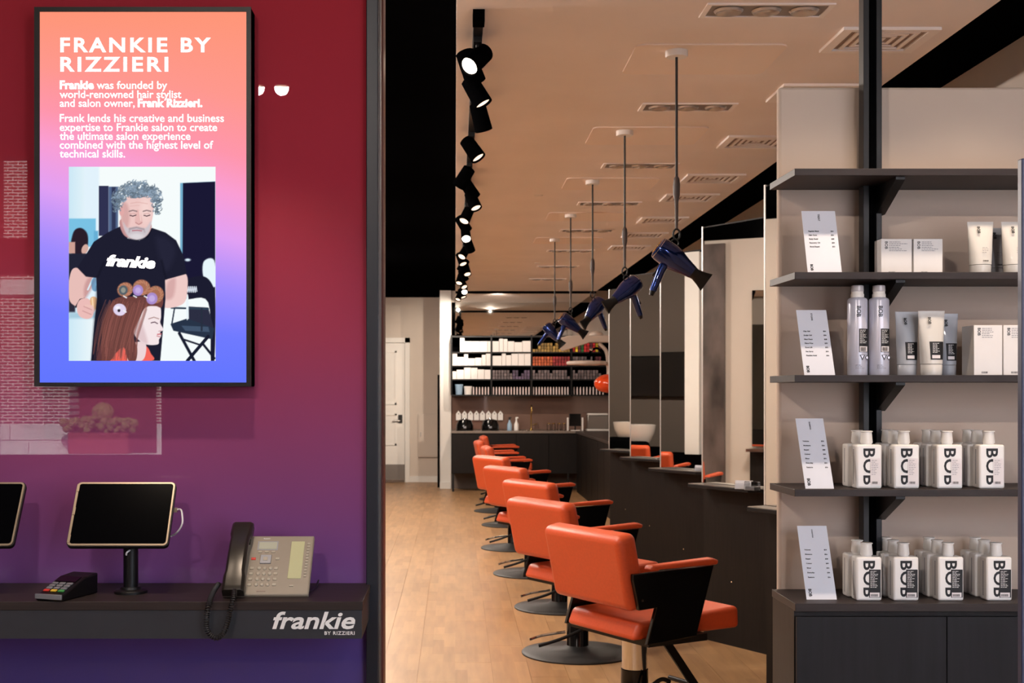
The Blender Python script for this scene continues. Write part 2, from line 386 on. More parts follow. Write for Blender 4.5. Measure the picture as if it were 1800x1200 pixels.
def brick_mat():
    m = bpy.data.materials.new('brick_wall'); m.use_nodes = True; nt = m.node_tree; b = nt.nodes['Principled BSDF']
    g = nt.nodes.new('ShaderNodeNewGeometry'); s = nt.nodes.new('ShaderNodeSeparateXYZ'); c = nt.nodes.new('ShaderNodeCombineXYZ')
    nt.links.new(g.outputs['Position'], s.inputs[0]); nt.links.new(s.outputs['X'], c.inputs['X']); nt.links.new(s.outputs['Z'], c.inputs['Y'])
    br = nt.nodes.new('ShaderNodeTexBrick'); br.inputs['Scale'].default_value = 1; br.inputs['Brick Width'].default_value = .27; br.inputs['Row Height'].default_value = .083; br.inputs['Mortar Size'].default_value = .012
    br.inputs['Color1'].default_value = (*lin((128, 58, 52)), 1); br.inputs['Color2'].default_value = (*lin((104, 44, 42)), 1); br.inputs['Mortar'].default_value = (*lin((225, 215, 208)), 1)
    nt.links.new(c.outputs[0], br.inputs['Vector']); nt.links.new(br.outputs['Color'], b.inputs['Base Color']); b.inputs['Roughness'].default_value = .9
    return m
BM = brick_mat(); FY = -27.4
bl = thing('brick_building', 'red brick building across the street, mirrored in the glossy purple wall', 'building', (-10, FY, 0))
def bb(x0, x1, z0, z1, y0=-1., y1=0., m=BM, nm='wall'):
    return MB().box(x0+10, x1+10, y0, y1, z0, z1).build(nm, m, bl)
bb(-40, -10.25, -.17, 9); bb(-7.93, -7.3, -.17, 9); bb(-10.25, -7.93, 2.2, 9); bb(-7.3, -5.2, 3, 9); bb(-5.2, 20, -.17, 9)
bb(-10.25, -5.2, -.17, 3.2, -1.2, -.9, M['maroon'], 'recess'); 
for r in range(2):
    z0 = -.17+r*.42
    for k in range(12):
        x1 = -10.27-k*1.05-(r*.5 if k else 0); bb(-11.3-k*1.05-r*.5+.0, x1, z0, z0+.40, 0, .05, M['stone'], 'stone_block')
bb(-7.91, -7.32, -.17, .66, 0, .05, M['stone'], 'stone_block')
bb(-40, -7.2, -.17, -.1, .05, .9, M['stone'], 'step')
bb(-12.2, -10.9, 4.1, 4.5, 0, .08, M['stone'], 'window_sill'); 
pl = thing('planter_box', 'red planter box with clipped bush, mirrored in the glossy wall', 'planter', (-9.32, FY+.3, -.17))
MB().box(-.78, .78, -.3, .3, .07, .62).build('box', M['planter'], pl, bevel=.02)
a = MB(); random.seed(3)
for k in range(170):
    x = random.uniform(-.92, .92); a.ball((x, random.uniform(-.28, .3), .66+random.uniform(0, .38)*(1-abs(x)*.35)), random.uniform(.05, .12), 6, 5)
a.build('foliage', M['leaf'], pl)
a = MB(); a.ball((.05, 0, 1.12), .3, 16, 10); a.build('topiary_ball', M['leaf'], pl)

# =================================================================== LEFT: TV, counter shelf, tablets, phone
def emit_vcol(name, strength=1.0):
    m = bpy.data.materials.new(name); m.use_nodes = True; nt = m.node_tree; nt.nodes.clear()
    o = nt.nodes.new('ShaderNodeOutputMaterial'); e = nt.nodes.new('ShaderNodeEmission'); a = nt.nodes.new('ShaderNodeVertexColor'); a.layer_name = 'Col'
    e.inputs['Strength'].default_value = strength
    nt.links.new(a.outputs[0], e.inputs[0]); nt.links.new(e.outputs[0], o.inputs[0]); return m
def grid_picture(name, img, x0, x1, z0, z1, y, m, parent):
    H, Wd, _ = img.shape
    X, Z = np.meshgrid(np.linspace(x0, x1, Wd), np.linspace(z1, z0, H))
    co = np.stack([X, np.full_like(X, y), Z], -1).reshape(-1, 3)
    idx = np.arange(H*Wd).reshape(H, Wd)
    fq = np.stack([idx[1:, :-1], idx[1:, 1:], idx[:-1, 1:], idx[:-1, :-1]], -1).reshape(-1, 4)
    me = bpy.data.meshes.new(name); me.vertices.add(len(co)); me.vertices.foreach_set('co', co.ravel().astype('f'))
    nf = len(fq); me.loops.add(nf*4); me.loops.foreach_set('vertex_index', fq.ravel().astype('i'))
    me.polygons.add(nf); me.polygons.foreach_set('loop_start', np.arange(0, nf*4, 4, dtype='i')); me.update(calc_edges=True); me.validate()
    c = img/255.; l = np.where(c <= .04045, c/12.92, ((c+.055)/1.055)**2.4)
    ca = me.color_attributes.new('Col', 'FLOAT_COLOR', 'POINT')
    ca.data.foreach_set('color', np.concatenate([l.reshape(-1, 3), np.ones((H*Wd, 1))], 1).ravel().astype('f'))
    me.materials.append(m); return link(name, me, parent)
TY = 3.235
p0 = W(60, 12, TY); p1 = W(441, 679, TY)
tv = thing('wall_screen', 'tall portrait display screen with pink to blue glow, hung on the red wall', 'screen', (0, 0, 0))
a = MB(); a.box(p0.x, p1.x, TY+.006, 3.299, p1.z, p0.z); a.build('housing', M['black'], tv, bevel=.003)
q0 = W(69, 20, TY); q1 = W(433, 672, TY)
a = MB()
a.box(p0.x, q0.x, TY, TY+.008, p1.z, p0.z); a.box(q1.x, p1.x, TY, TY+.008, p1.z, p0.z); a.box(q0.x, q1.x, TY, TY+.008, q0.z, p0.z); a.box(q0.x, q1.x, TY, TY+.008, p1.z, q1.z)
a.build('bezel', M['blackmetal'], tv)
# screen background gradient
st = [(0, (255, 150, 120)), (.18, (255, 152, 142)), (.32, (255, 150, 172)), (.42, (250, 158, 212)), (.55, (226, 160, 244)), (.70, (160, 140, 255)), (.85, (112, 122, 255)), (1, (98, 118, 255))]
H_, W_ = 120, 60
img = np.zeros((H_, W_, 3))
for j in range(H_):
    for i in range(W_):
        v = j/(H_-1); u = i/(W_-1); t = min(1, max(0, v + (.5-u)*.16*math.sin(PI*min(1, v*1.0))))
        img[j, i] = [np.interp(t, [s[0] for s in st], [s[1][k] for s in st]) for k in range(3)]
grid_picture('screen', img, q0.x, q1.x, q1.z, q0.z, TY+.005, emit_vcol('screen_glow', 1.0), tv)
EW = mat('screen_white', (255, 252, 252), .5, emit=1.0)
def scr_text(s, px0, px1, base, size_px, off=0, space=1., hpx=None):
    p = W(px0, base, TY+.004); k = (TY)/F
    text('lettering', s, size_px*k, EW, tv, Matrix.Translation(p) @ RX, width=(px1-px0)*k, height=hpx*k if hpx else None, off=off*k, space=space)
scr_text('FRANKIE BY', 106, 371, 91, 34, .9, 1.25, 26); scr_text('RIZZIERI', 106, 296, 125, 34, .9, 1.25, 26)
for s, a0, a1, b, bold in (('Frankie', 105, 165, 156, 1), ('was founded by', 170, 294, 156, 0), ('world-renowned hair stylist', 105, 319, 172, 0),
        ('and salon owner,', 105, 237, 187.5, 0), ('Frank Rizzieri.', 242, 356, 187.5, 1), ('Frank lends his creative and business', 105, 394, 214, 0),
        ('expertise to Frankie salon to create', 105, 382, 230, 0), ('the ultimate salon experience', 105, 335, 245.5, 0), ('combined with the highest level of', 105, 375, 261, 0), ('technical skills.', 105, 220, 276.5, 0)):
    scr_text(s, a0, a1, b, 16.5, bold*.5+.2)
# the picture on the screen, painted as a flat colour grid (screen content)
def paint_picture():
    gw, gh = 258, 341
    X, Y = np.meshgrid(np.linspace(204, 942, gw), np.linspace(38, 1013, gh)); I = np.zeros((gh, gw, 3))
    rng = np.random.RandomState(4)
    def put(mask, c):
        c = np.array(c, float); I[:] = I*(1-mask[..., None]) + (c if c.ndim == 3 else c[None, None, :])*mask[..., None]
    def sm(d, s=3.): return np.clip(.5-d/s, 0, 1)
    def ell(cx, cy, rx, ry, c, rot=0, s=3., al=1.):
        a = math.radians(rot); dx = X-cx; dy = Y-cy; u = dx*math.cos(a)+dy*math.sin(a); v = -dx*math.sin(a)+dy*math.cos(a)
        d = (np.sqrt((u/rx)**2+(v/ry)**2)-1)*min(rx, ry); put(sm(d, s)*al, c)
    def poly(pts, c, s=3., al=1.):
        inside = np.zeros(X.shape, bool); D = np.full(X.shape, 1e9); n = len(pts)
        for i in range(n):
            x0, y0 = pts[i]; x1, y1 = pts[(i+1) % n]
            if y0 != y1: inside ^= ((y0 > Y) != (y1 > Y)) & (X < (x1-x0)*(Y-y0)/(y1-y0)+x0)
            L = (x1-x0)**2+(y1-y0)**2+1e-9; t = np.clip(((X-x0)*(x1-x0)+(Y-y0)*(y1-y0))/L, 0, 1)
            D = np.minimum(D, np.hypot(X-x0-t*(x1-x0), Y-y0-t*(y1-y0)))
        put(sm(np.where(inside, -D, D), s)*al, c)
    def smooth(pts, k=6):
        out = []; n = len(pts)
        for i in range(n):
            P = [np.array(pts[(i+j-1) % n], float) for j in range(4)]
            for q in range(k):
                t = q/k; out.append(tuple(.5*((2*P[1])+(-P[0]+P[2])*t+(2*P[0]-5*P[1]+4*P[2]-P[3])*t*t+(-P[0]+3*P[1]-3*P[2]+P[3])*t**3)))
        return out
    def line(pts, w, c, al=1., s=2.5):
        D = np.full(X.shape, 1e9)
        for (x0, y0), (x1, y1) in zip(pts[:-1], pts[1:]):
            L = (x1-x0)**2+(y1-y0)**2+1e-9; t = np.clip(((X-x0)*(x1-x0)+(Y-y0)*(y1-y0))/L, 0, 1)
            D = np.minimum(D, np.hypot(X-x0-t*(x1-x0), Y-y0-t*(y1-y0)))
        put(sm(D-w/2, s)*al, c)
    R = lambda x0, y0, x1, y1: [(x0, y0), (x1, y0), (x1, y1), (x0, y1)]
    I[:] = (238, 248, 252)
    g = np.clip((X-204)/160, 0, 1)[..., None]; I[:] = np.array((204, 232, 246))*(1-g)+np.array((246, 252, 252))*g
    poly(R(280, 38, 356, 700), (226, 242, 252), 12)
    poly(R(355, 134, 404, 385), (48, 50, 82)); poly(R(404, 138, 452, 380), (84, 104, 140), 5); poly(R(420, 140, 440, 380), (50, 56, 86), 5)
    poly(R(204, 298, 340, 440), (122, 194, 228), 5); poly(R(330, 360, 352, 420), (104, 176, 214), 6)
    poly(smooth([(215, 470), (226, 370), (262, 345), (296, 372), (300, 430), (280, 476)]), (42, 30, 42), 6); poly(R(204, 416, 236, 474), (206, 160, 148), 6); ell(285, 452, 16, 26, (214, 172, 160), 20)
    poly(R(204, 474, 300, 600), (34, 36, 54), 6); poly(R(204, 600, 236, 770), (46, 44, 60), 8); poly(R(204, 770, 340, 800), (170, 205, 222), 16)
    poly([(764, 120), (940, 112), (940, 640), (764, 620)], (118, 176, 206), 5); poly([(778, 120), (940, 113), (940, 690), (775, 610)], (26, 24, 52))
    poly(R(850, 500, 942, 610), (240, 250, 252), 14, .9) if False else None
    poly(smooth([(882, 515), (935, 508), (942, 640), (884, 600)]), (232, 246, 252), 6); ell(802, 506, 14, 7, (220, 240, 250), s=6)
    # folding chair at the right
    poly(smooth([(788, 612), (880, 588), (930, 640), (942, 740), (936, 1013), (918, 1013), (905, 720), (790, 700)]), (28, 28, 48)); poly([(805, 740), (905, 745), (936, 860), (810, 850)], (44, 46, 66))
    for x in range(795, 842, 9): line([(x, 668), (x+4, 640), (x+8, 664)], 5, (220, 228, 240))
    line([(720, 747), (905, 752)], 9, (50, 66, 84)); poly([(715, 828), (800, 800), (936, 850), (925, 905), (730, 862)], (40, 52, 72)); poly([(770, 836), (905, 842), (912, 868), (790, 862)], (66, 84, 108))
    line([(872, 752), (872, 860)], 9, (40, 48, 64)); line([(735, 752), (722, 830)], 7, (44, 54, 72))
    line([(760, 875), (835, 1013)], 15, (26, 30, 48)); line([(905, 890), (800, 1013)], 16, (26, 30, 48)); line([(880, 930), (936, 1000)], 12, (24, 28, 46)); line([(780, 905), (870, 935)], 9, (30, 34, 52))
    poly(smooth([(795, 690), (805, 690), (806, 790), (796, 800)]), (236, 246, 250))
    # man: arms, shirt, neck, face
    skin = (232, 190, 184); sh = (196, 144, 144)
    poly(smooth([(238, 545), (340, 588), (318, 640), (288, 690), (268, 740), (232, 735), (206, 700), (207, 600)]), skin); poly(smooth([(300, 600), (340, 590), (320, 650), (286, 700), (280, 650)]), sh, 14, .7)
    poly(smooth([(692, 600), (790, 575), (800, 660), (780, 725), (700, 748), (655, 720), (690, 665)]), (240, 204, 200)); poly(smooth([(700, 620), (740, 600), (730, 690), (690, 700)]), sh, 18, .55); line([(240, 742), (262, 706), (282, 702)], 9, (34, 30, 40))
    poly(smooth([(244, 740), (262, 705), (300, 700), (322, 730), (330, 765), (318, 796), (286, 802), (254, 784)]), (236, 188, 184)); line([(280, 740), (322, 758)], 5, sh, .7); line([(274, 762), (316, 780)], 5, sh, .7)
    poly(smooth([(312, 700), (330, 690), (348, 705), (342, 750), (326, 756), (314, 730)]), (226, 176, 130)); line([(322, 700), (326, 748)], 8, (248, 216, 176)); line([(290, 735), (320, 740), (330, 760)], 12, (238, 194, 186))
    line([(300, 655), (325, 600), (344, 590)], 8, (220, 238, 248)); poly(smooth([(318, 612), (340, 592), (344, 660), (322, 655)]), (88, 140, 180), 5, .8)
    shirt = [(462, 338), (400, 368), (330, 415), (290, 480), (246, 545), (290, 590), (342, 596), (346, 700), (332, 830), (316, 1013), (664, 1013), (678, 850), (690, 700), (688, 606), (797, 576), (782, 488), (744, 408), (690, 368), (622, 345), (560, 408), (500, 398)]
    poly(shirt, (30, 30, 48)); poly([(346, 640), (330, 840), (318, 1013), (420, 1013), (400, 800)], (22, 22, 38), 20, .6); poly(smooth([(640, 400), (700, 400), (740, 470), (690, 560)]), (44, 44, 66), 30, .5); line([(350, 590), (380, 520)], 8, (20, 20, 34), .7, 12); line([(692, 600), (670, 510)], 8, (20, 20, 34), .7, 12)
    line([(466, 340), (485, 385), (545, 408), (600, 390), (620, 350)], 7, (16, 16, 30))
    poly(smooth([(468, 300), (480, 380), (545, 402), (600, 380), (612, 320)]), sh)
    poly(smooth([(474, 215), (468, 300), (486, 360), (520, 395), (560, 400), (600, 372), (622, 310), (630, 230), (600, 180), (530, 175)]), (238, 200, 196))
    poly(smooth([(472, 220), (468, 310), (492, 360), (510, 300), (500, 230)]), (206, 156, 154), 18, .7); ell(470, 262, 12, 24, (226, 170, 168)); ell(590, 250, 26, 60, (250, 222, 216), s=30, al=.6)
    # beard, mouth, nose, eyes
    poly(smooth([(478, 318), (500, 345), (545, 340), (590, 345), (618, 312), (606, 370), (570, 400), (530, 402), (494, 378)]), (206, 196, 202), 10); ell(545, 388, 34, 14, (226, 220, 224), s=12, al=.8); line([(510, 350), (545, 343), (580, 352)], 9, (168, 150, 156), .9, 6); line([(512, 348), (508, 366)], 7, (176, 160, 166), .7, 6); line([(580, 350), (586, 366)], 7, (176, 160, 166), .7, 6)
    line([(524, 359), (548, 357), (570, 360)], 6, (186, 118, 130)); poly(smooth([(545, 258), (536, 310), (545, 326), (564, 328), (574, 314), (560, 262)]), (230, 184, 180), 5); line([(540, 318), (556, 328), (572, 318)], 4, (176, 120, 120), .8); line([(560, 262), (566, 308)], 4, (252, 226, 220), .8)
    for x0 in (508, 578):
        line([(x0, 262), (x0+18, 257), (x0+38, 262)], 6, (120, 100, 104), .8); line([(x0+4, 282), (x0+18, 286), (x0+34, 281)], 5, (80, 58, 66)); line([(x0+4, 274), (x0+30, 272)], 4, (196, 146, 144), .6)
    line([(515, 222), (550, 216), (600, 224)], 4, (214, 166, 160), .6); line([(512, 236), (560, 232)], 3, (214, 166, 160), .5)
    # curly grey hair
    for k in range(620):
        a = rng.uniform(-.15, PI+.15); rr = rng.uniform(.2, 1.04); x = 548+118*rr*math.cos(a)*1.0; y = 205-92*rr*math.sin(a)
        if y > 186 and 484 < x < 624: continue
        v = rng.uniform(.55, 1.1); c = (118*v+20, 134*v+24, 152*v+26)
        t = rng.uniform(0, 6.28); r = rng.uniform(6, 13)
        m_ = [(x+r*math.cos(t+q), y+r*.8*math.sin(t+q)) for q in (0, .8, 1.6, 2.4)]
        line(m_, rng.uniform(3, 6), c, .85, 3)
    for k in range(110):
        side = rng.choice([-1, 1]); x = 548+side*rng.uniform(80, 116); y = rng.uniform(200, 272 if side > 0 else 262); v = rng.uniform(.5, 1.05); c = (112*v+16, 128*v+20, 146*v+22)
        t = rng.uniform(0, 6.28); r = rng.uniform(5, 11); line([(x+r*math.cos(t+q), y+r*math.sin(t+q)) for q in (0, .8, 1.6)], 4, c, .85, 3)
    # woman: back hair, face in profile to the right, neck, red top
    poly(smooth([(402, 1013), (430, 968), (500, 940), (585, 935), (616, 975), (618, 1013)]), (244, 104, 92)); poly(smooth([(500, 1013), (520, 930), (585, 920), (592, 970), (570, 1013)]), (238, 214, 216))
    poly(smooth([(560, 745), (620, 728), (662, 738), (668, 790), (664, 822), (680, 856), (664, 868), (668, 888), (658, 906), (652, 930), (600, 932), (560, 912), (530, 860)]), (246, 230, 232))
    poly(smooth([(560, 800), (585, 860), (600, 925), (560, 910), (535, 860)]), (216, 186, 190), 16, .7)
    line([(618, 822), (636, 818), (650, 826)], 5, (96, 70, 82)); line([(606, 802), (632, 794), (656, 802)], 5, (160, 124, 120), .8); line([(650, 880), (668, 878)], 6, (206, 110, 120)); line([(648, 888), (662, 892)], 5, (196, 110, 120), .8); line([(668, 862), (656, 864)], 4, (200, 150, 154), .9)
    hair = smooth([(440, 700), (395, 770), (372, 850), (368, 920), (345, 1013), (410, 1013), (440, 975), (480, 945), (505, 1013), (540, 1013), (548, 950), (528, 880), (560, 800), (590, 745), (640, 738), (670, 745), (676, 700), (620, 690), (540, 690)])
    poly(hair, (112, 66, 62))
    for k in range(150):
        x = rng.uniform(385, 600); v = rng.uniform(.7, 1.45); y0 = rng.uniform(705, 760); dx = (x-500)*.25
        pts = [(x, y0), (x-30+dx*.2, y0+90), (x-55+dx*.0, y0+190), (x-62, min(1010, y0+rng.uniform(200, 280)))]
        if x > 560: pts = [(x, y0), (x-22, y0+70), (x-48, y0+150), (x-55, y0+250)]
        msk_c = (122*v, 70*v+4, 62*v+6); line(pts, rng.uniform(2, 4), msk_c, .5, 3)
    poly(smooth([(368, 1013), (340, 1013), (362, 930)]), (84, 50, 56), 8, .6)
    def curl(cx, cy, rx, ry, rot, ring):
        ell(cx, cy, rx, ry, (168, 110, 86), rot, 5)
        for q in range(14):
            t = q/14*2*PI; line([(cx+rx*.9*math.cos(t), cy+ry*.9*math.sin(t)), (cx+rx*.6*math.cos(t+.5), cy+ry*.6*math.sin(t+.5))], 4, (206+rng.randint(-30, 30), 156, 124), .7, 4)
        if ring: ell(cx+ring[0], cy+ring[1], ring[2], ring[3], (170, 140, 206), rot, 4); ell(cx+ring[0], cy+ring[1], ring[2]*.55, ring[3]*.55, (196, 172, 226), rot, 6)
    curl(487, 655, 40, 36, -20, None); ell(478, 658, 22, 24, (84, 96, 104), 10, 5); ell(478, 658, 12, 14, (150, 150, 140), 0, 4)
    curl(570, 645, 44, 40, 10, (-18, 14, 26, 28)); curl(640, 680, 42, 44, 10, (-18, 20, 28, 30))
    ell(460, 756, 33, 30, (226, 214, 240), 20); ell(456, 760, 7, 8, (40, 34, 40)); ell(450, 746, 12, 8, (250, 246, 255), s=8)
    for x, y in ((538, 690), (592, 692), (488, 692), (486, 764)): line([(x-8, y-4), (x+6, y+4)], 6, (240, 240, 244))
    return np.clip(I, 0, 255)
pa = W(121, 293, TY+.004); pb = W(379, 634, TY+.004)
grid_picture('screen_picture', paint_picture(), pa.x, pb.x, pb.z, pa.z, TY+.0035, emit_vcol('picture_glow', 1.0), tv)
k = TY/F; T = Matrix.Translation(W(185.5, 466, TY)+Vector((0, .002, 0))) @ RX @ Matrix.Rotation(math.radians(-3.5), 4, 'Z')
text('lettering', 'frankie', 22*k, EW, tv, T, width=87*k, height=21*k, off=1.0*k, shear=.25, space=.92)

# reception shelf
rs = thing('reception_shelf', 'long dark charcoal wall shelf with a white logo, under the portrait screen', 'shelf', (-1.2, 3.3, 0))
zt = EYE-.4905; 
a = MB(); a.box(-1.6, .983, -.295, 0, zt-.02, zt); a.build('shelf_top', M['shelfwood'], rs, bevel=.001)
a = MB(); a.box(-1.6, .981, -.293, -.02, zt-.087, zt-.0205); a.build('shelf_body', mat('charcoal_laminate', (40, 42, 48), .5, noise=.05, nscale=40), rs)
k = 3.0/F; ly = -.2942
text('lettering', 'frankie', 34*k, M['inkwhite'], rs, Matrix.Translation((W(478, 1105, 3.0).x+1.2, ly, W(0, 1105, 3.0).z)) @ RX, width=146*k, height=31*k, off=.7*k, shear=.25, space=1.0, ext=.001)
text('lettering', 'BY RIZZIERI', 8*k, M['inkwhite'], rs, Matrix.Translation((W(570, 1116, 3.0).x+1.2, ly, W(0, 1116, 3.0).z)) @ RX, width=53*k, height=6*k, off=.15*k, space=1.15, ext=.001)
ST = zt  # shelf surface

def tablet(px, label):
    base = W(px, 1046, 3.14); t = thing('tablet_stand', label, 'tablet', (base.x, 3.14, ST), 0, 'tablets on the reception shelf')
    a = MB(); a.lathe([(.04, 0), (.04, .006), (.037, .009), (.026, .010), (.024, .016)], 32); a.build('base', M['blackmetal'], t)
    a = MB(); a.lathe([(.018, .01), (.018, .15)], 20); a.build('pole', M['blackmetal'], t)
    h = .178; w = .247; be = math.radians(33)
    T = Matrix.Translation((-.022, -.045, .117)) @ Matrix.Rotation(-be, 4, 'X')   # plate local: x across, z up
    def rr(x0, x1, z0, z1, r, n=5):
        pts = []
        for cx, cz, a0 in ((x1-r, z1-r, 0), (x0+r, z1-r, 90), (x0+r, z0+r, 180), (x1-r, z0+r, 270)):
            for q in range(n+1): an = math.radians(a0+90*q/n); pts.append((cx+r*math.cos(an), cz+r*math.sin(an)))
        return pts
    TT = T @ RX   # prism z -> -y
    a = MB(); a.prism(rr(-w/2, w/2, 0, h, .012), -.008, .002, T=TT); a.build('tray', M['blackmetal'], t)
    a = MB(); a.prism(rr(-w/2+.002, w/2-.002, .002, h-.002, .011), .002, .006, T=TT); a.build('case', M['tan'], t)
    a = MB(); a.prism(rr(-w/2+.008, w/2-.006, .007, h-.007, .007), .006, .0068, T=TT); a.build('screen', M['screenoff'], t)
    a = MB()
    for z in (.01, .085, .15): a.box(-w/2+.003, -w/2+.009, -.0075, -.006, z, z+.02, T=T)
    a.build('clip', M['tan'], t)
    a = MB(); a.box(-.02, .02, .012, .03, .06, .1, T=T); a.rod((0, 0, .14), T @ Vector((0, .015, .08)), .016); a.build('mount', M['blackmetal'], t)
    return t
t = tablet(230, 'tablet in a bronze case on a black pole, between card terminal and desk phone')
T = [(.104, .03, .20), (.118, .02, .202), (.126, .0, .19), (.128, -.01, .17), (.115, -.0, .15), (.09, .03, .135), (.03, .03, .12), (-.0, -.02, .105), (-.006, -.021, .095)]
MB().box(.096, .108, .022, .034, .195, .206).build('plug', M['tan'], t)
def spline(P, n=8):
    P = [Vector(p) for p in P]; out = []
    for i in range(len(P)-1):
        a, b, c, d = P[max(i-1, 0)], P[i], P[i+1], P[min(i+2, len(P)-1)]
        for q in range(n):
            s = q/n; out.append(.5*((2*b)+(-a+c)*s+(2*a-5*b+4*c-d)*s*s+(-a+3*b-3*c+d)*s**3))
    out.append(P[-1]); return out
MB().tube(spline(T), .0022, 8).build('charging_cable', M['cable'], t)
tablet(-38, 'tablet cut off by the left edge of the photo, beside the card terminal')

# card terminal
b = W(114, 1047, 3.06); ct = thing('card_terminal', 'small black card payment terminal with coloured keys on the shelf', 'card reader', (b.x, 3.08, ST), math.radians(-18))
prof = [(-.075, 0), (.075, 0), (.075, .05), (.02, .046), (-.06, .018), (-.075, .016)]
TT = Matrix.Rotation(PI/2, 4, 'Z') @ Matrix.Rotation(PI/2, 4, 'X')
a = MB(); a.prism(prof, -.036, .036, T=TT); a.build('body', M['blackmetal'], ct, bevel=.004)
sl = math.atan2(.028, .08); TK = Matrix.Translation((0, -.06, .0185)) @ Matrix.Rotation(sl, 4, 'X')
for j in range(4):
    for i in range(3):
        mm = [M['red'], M['yellow'], M['green']][i] if j == 0 else M['greykey']
        a = MB(); a.box(-.028+i*.02, -.028+i*.02+.015, .004+j*.012, .012+j*.012, 0, .003, T=TK); a.build('key', mm, ct, bevel=.0005)
a = MB(); a.box(-.028, .028, .055, .082, 0, .0015, T=TK); a.build('display', M['screenoff'], ct)
a = MB(); a.box(-.036, .036, -.0775, -.072, .005, .017); a.build('card_slot', M['silver'], ct, bevel=.001)

# desk phone
b = W(465, 1043, 3.06); ph = thing('desk_phone', 'taupe office desk phone with black handset at the right end of the shelf', 'telephone', (b.x, 3.07, ST))
be = math.radians(47); u = 3.07/F
pw, phh = 152*u, .186
TP = Matrix.Translation((0, 0, .006)) @ Matrix.Rotation(-be, 4, 'X') @ RX      # xy on the face, z outwards
a = MB(); a.box(-pw/2, pw/2, 0, phh, -.014, 0, T=TP); a.build('body', M['phone'], ph, bevel=.004, seg=3)
a = MB(); a.prism([(0.0, 0), (.12, 0), (.11, .105), (.10, .10)], -pw/2+.02, pw/2-.02, T=Matrix.Translation((0, .015, 0)) @ Matrix.Rotation(PI/2, 4, 'Z') @ Matrix.Rotation(PI/2, 4, 'X')); a.build('stand', M['blackmetal'], ph)
def P2(cx, cy):   # crop coordinates of the phone face -> face coords
    y = (593-cy)/(593-240)*phh; t_ = (593-cy)/(593-240); xl = 328+t_*(385-328); xr = 905+t_*(940-905)
    return ((cx-xl)/(xr-xl)-.5)*pw, y
def pbox(nm, x0, y0, x1, y1, h, m, bev=.0006, par=ph):
    A = P2(x0, y1); B = P2(x1, y0); a = MB(); a.box(A[0], B[0], A[1], B[1], 0, h, T=TP); return a.build(nm, m, par, bevel=bev)
pbox('display', 566, 282, 692, 325, .0015, M['lcd']); pbox('key_display', 762, 278, 876, 500, .0015, mat('lcd_yellow', (206, 204, 160), .12, coat=1.0)); pbox('display_frame', 556, 276, 700, 330, .0006, M['silver'])
pbox('navigation_key', 575, 362, 655, 412, .003, M['silver']); pbox('navigation_center', 598, 376, 630, 396, .004, M['key'])
for j in range(4):
    for i in range(3):
        x, y = P2(572+i*38-j*6, 440+j*32); a = MB(); a.lathe([(.0048, 0), (.0048, .002), (.003, .0035)], 12, T=TP @ Matrix.Translation((x, y, 0))); a.build('key', M['key'], ph)
for j in range(4):
    pbox('function_key', 510-j*5, 432+j*32, 538-j*5, 446+j*32, .002, M['key']); pbox('function_key', 672-j*4, 432+j*32, 700-j*4, 446+j*32, .002, M['key'])
for x in (565, 608, 652): pbox('function_key', x, 336, x+26, 346, .002, M['key'])
pbox('function_key', 518, 376, 550, 390, .002, M['red']); pbox('function_key', 680, 376, 708, 390, .002, M['key']); pbox('function_key', 775, 538, 803, 546, .002, M['key'])
for j in range(12): pbox('line_key', 893-j*2.2, 287+j*17.6, 912-j*2.2, 297+j*17.6, .002, M['key'])
x, y = P2(600, 262); text('lettering', 'Panasonic', .006, M['inkwhite'], ph, TP @ Matrix.Translation((x, y, .0002)), width=.016, off=.00008)
x, y = P2(560, 575); pbox('speaker_slot', 558, 570, 618, 575, .0008, M['slot'])
# handset: arched bar lying on the left of the face
hx = P2(440, 400)[0]
def hsec(y):  # height above face
    return .020+.013*math.sin(PI*min(1, max(0, (y+.012)/(phh+.028))))
sec = []; n = 16; vs = []; fs = []
for i in range(n+1):
    y = -.010+(phh+.028)*i/n; wv = .0235+(.003 if i < 4 or i > n-4 else 0); z1 = hsec(y)+.012; th = .026 if (i < 4 or i > n-4) else .013
    for (dx, dz) in ((-1, -th), (-1, -.006), (-.75, 0), (.75, 0), (1, -.006), (1, -th)):
        vs.append((hx+dx*wv, y, z1+dz))
for i in range(n):
    for k in range(6): fs.append((i*6+k, i*6+(k+1) % 6, (i+1)*6+(k+1) % 6, (i+1)*6+k))
fs.append(list(range(5, -1, -1))); fs.append([n*6+k for k in range(6)])
a = MB(); a.add([(p[0], p[1], p[2]) for p in vs], [tuple(reversed(f)) for f in fs], T=TP); a.build('handset', M['handset'], ph, smooth=60, bevel=.0015)
a = MB(); a.box(hx-.02, hx+.02, -.002, .03, 0, .012, T=TP); a.box(hx-.02, hx+.02, phh-.03, phh+.004, 0, .012, T=TP); a.build('cradle', M['blackmetal'], ph)
# coiled cord
cpts = [W(384, 1026, 3.08), W(374, 1042, 3.03), W(366, 1065, 2.985), W(363, 1092, 2.98), W(366, 1110, 2.98), W(378, 1121, 2.98), W(392, 1114, 2.98), W(401, 1090, 2.98), W(406, 1066, 2.985), W(411, 1049, 3.0), W(412, 1038, 3.03)]
inv = Vector((ph.location.x, ph.location.y, ph.location.z)); core = spline([p-inv for p in cpts], 40)
co = []; L = 0; up = None
for i, p in enumerate(core):
    d = (core[min(i+1, len(core)-1)]-core[max(i-1, 0)]).normalized()
    if i: L += (core[i]-core[i-1]).length
    if up is None: up = d.orthogonal().normalized()
    up = (up-d*up.dot(d)).normalized(); q = d.cross(up); ang = 2*PI*L/.0052
    co.append(p+(up*math.cos(ang)+q*math.sin(ang))*.0055)
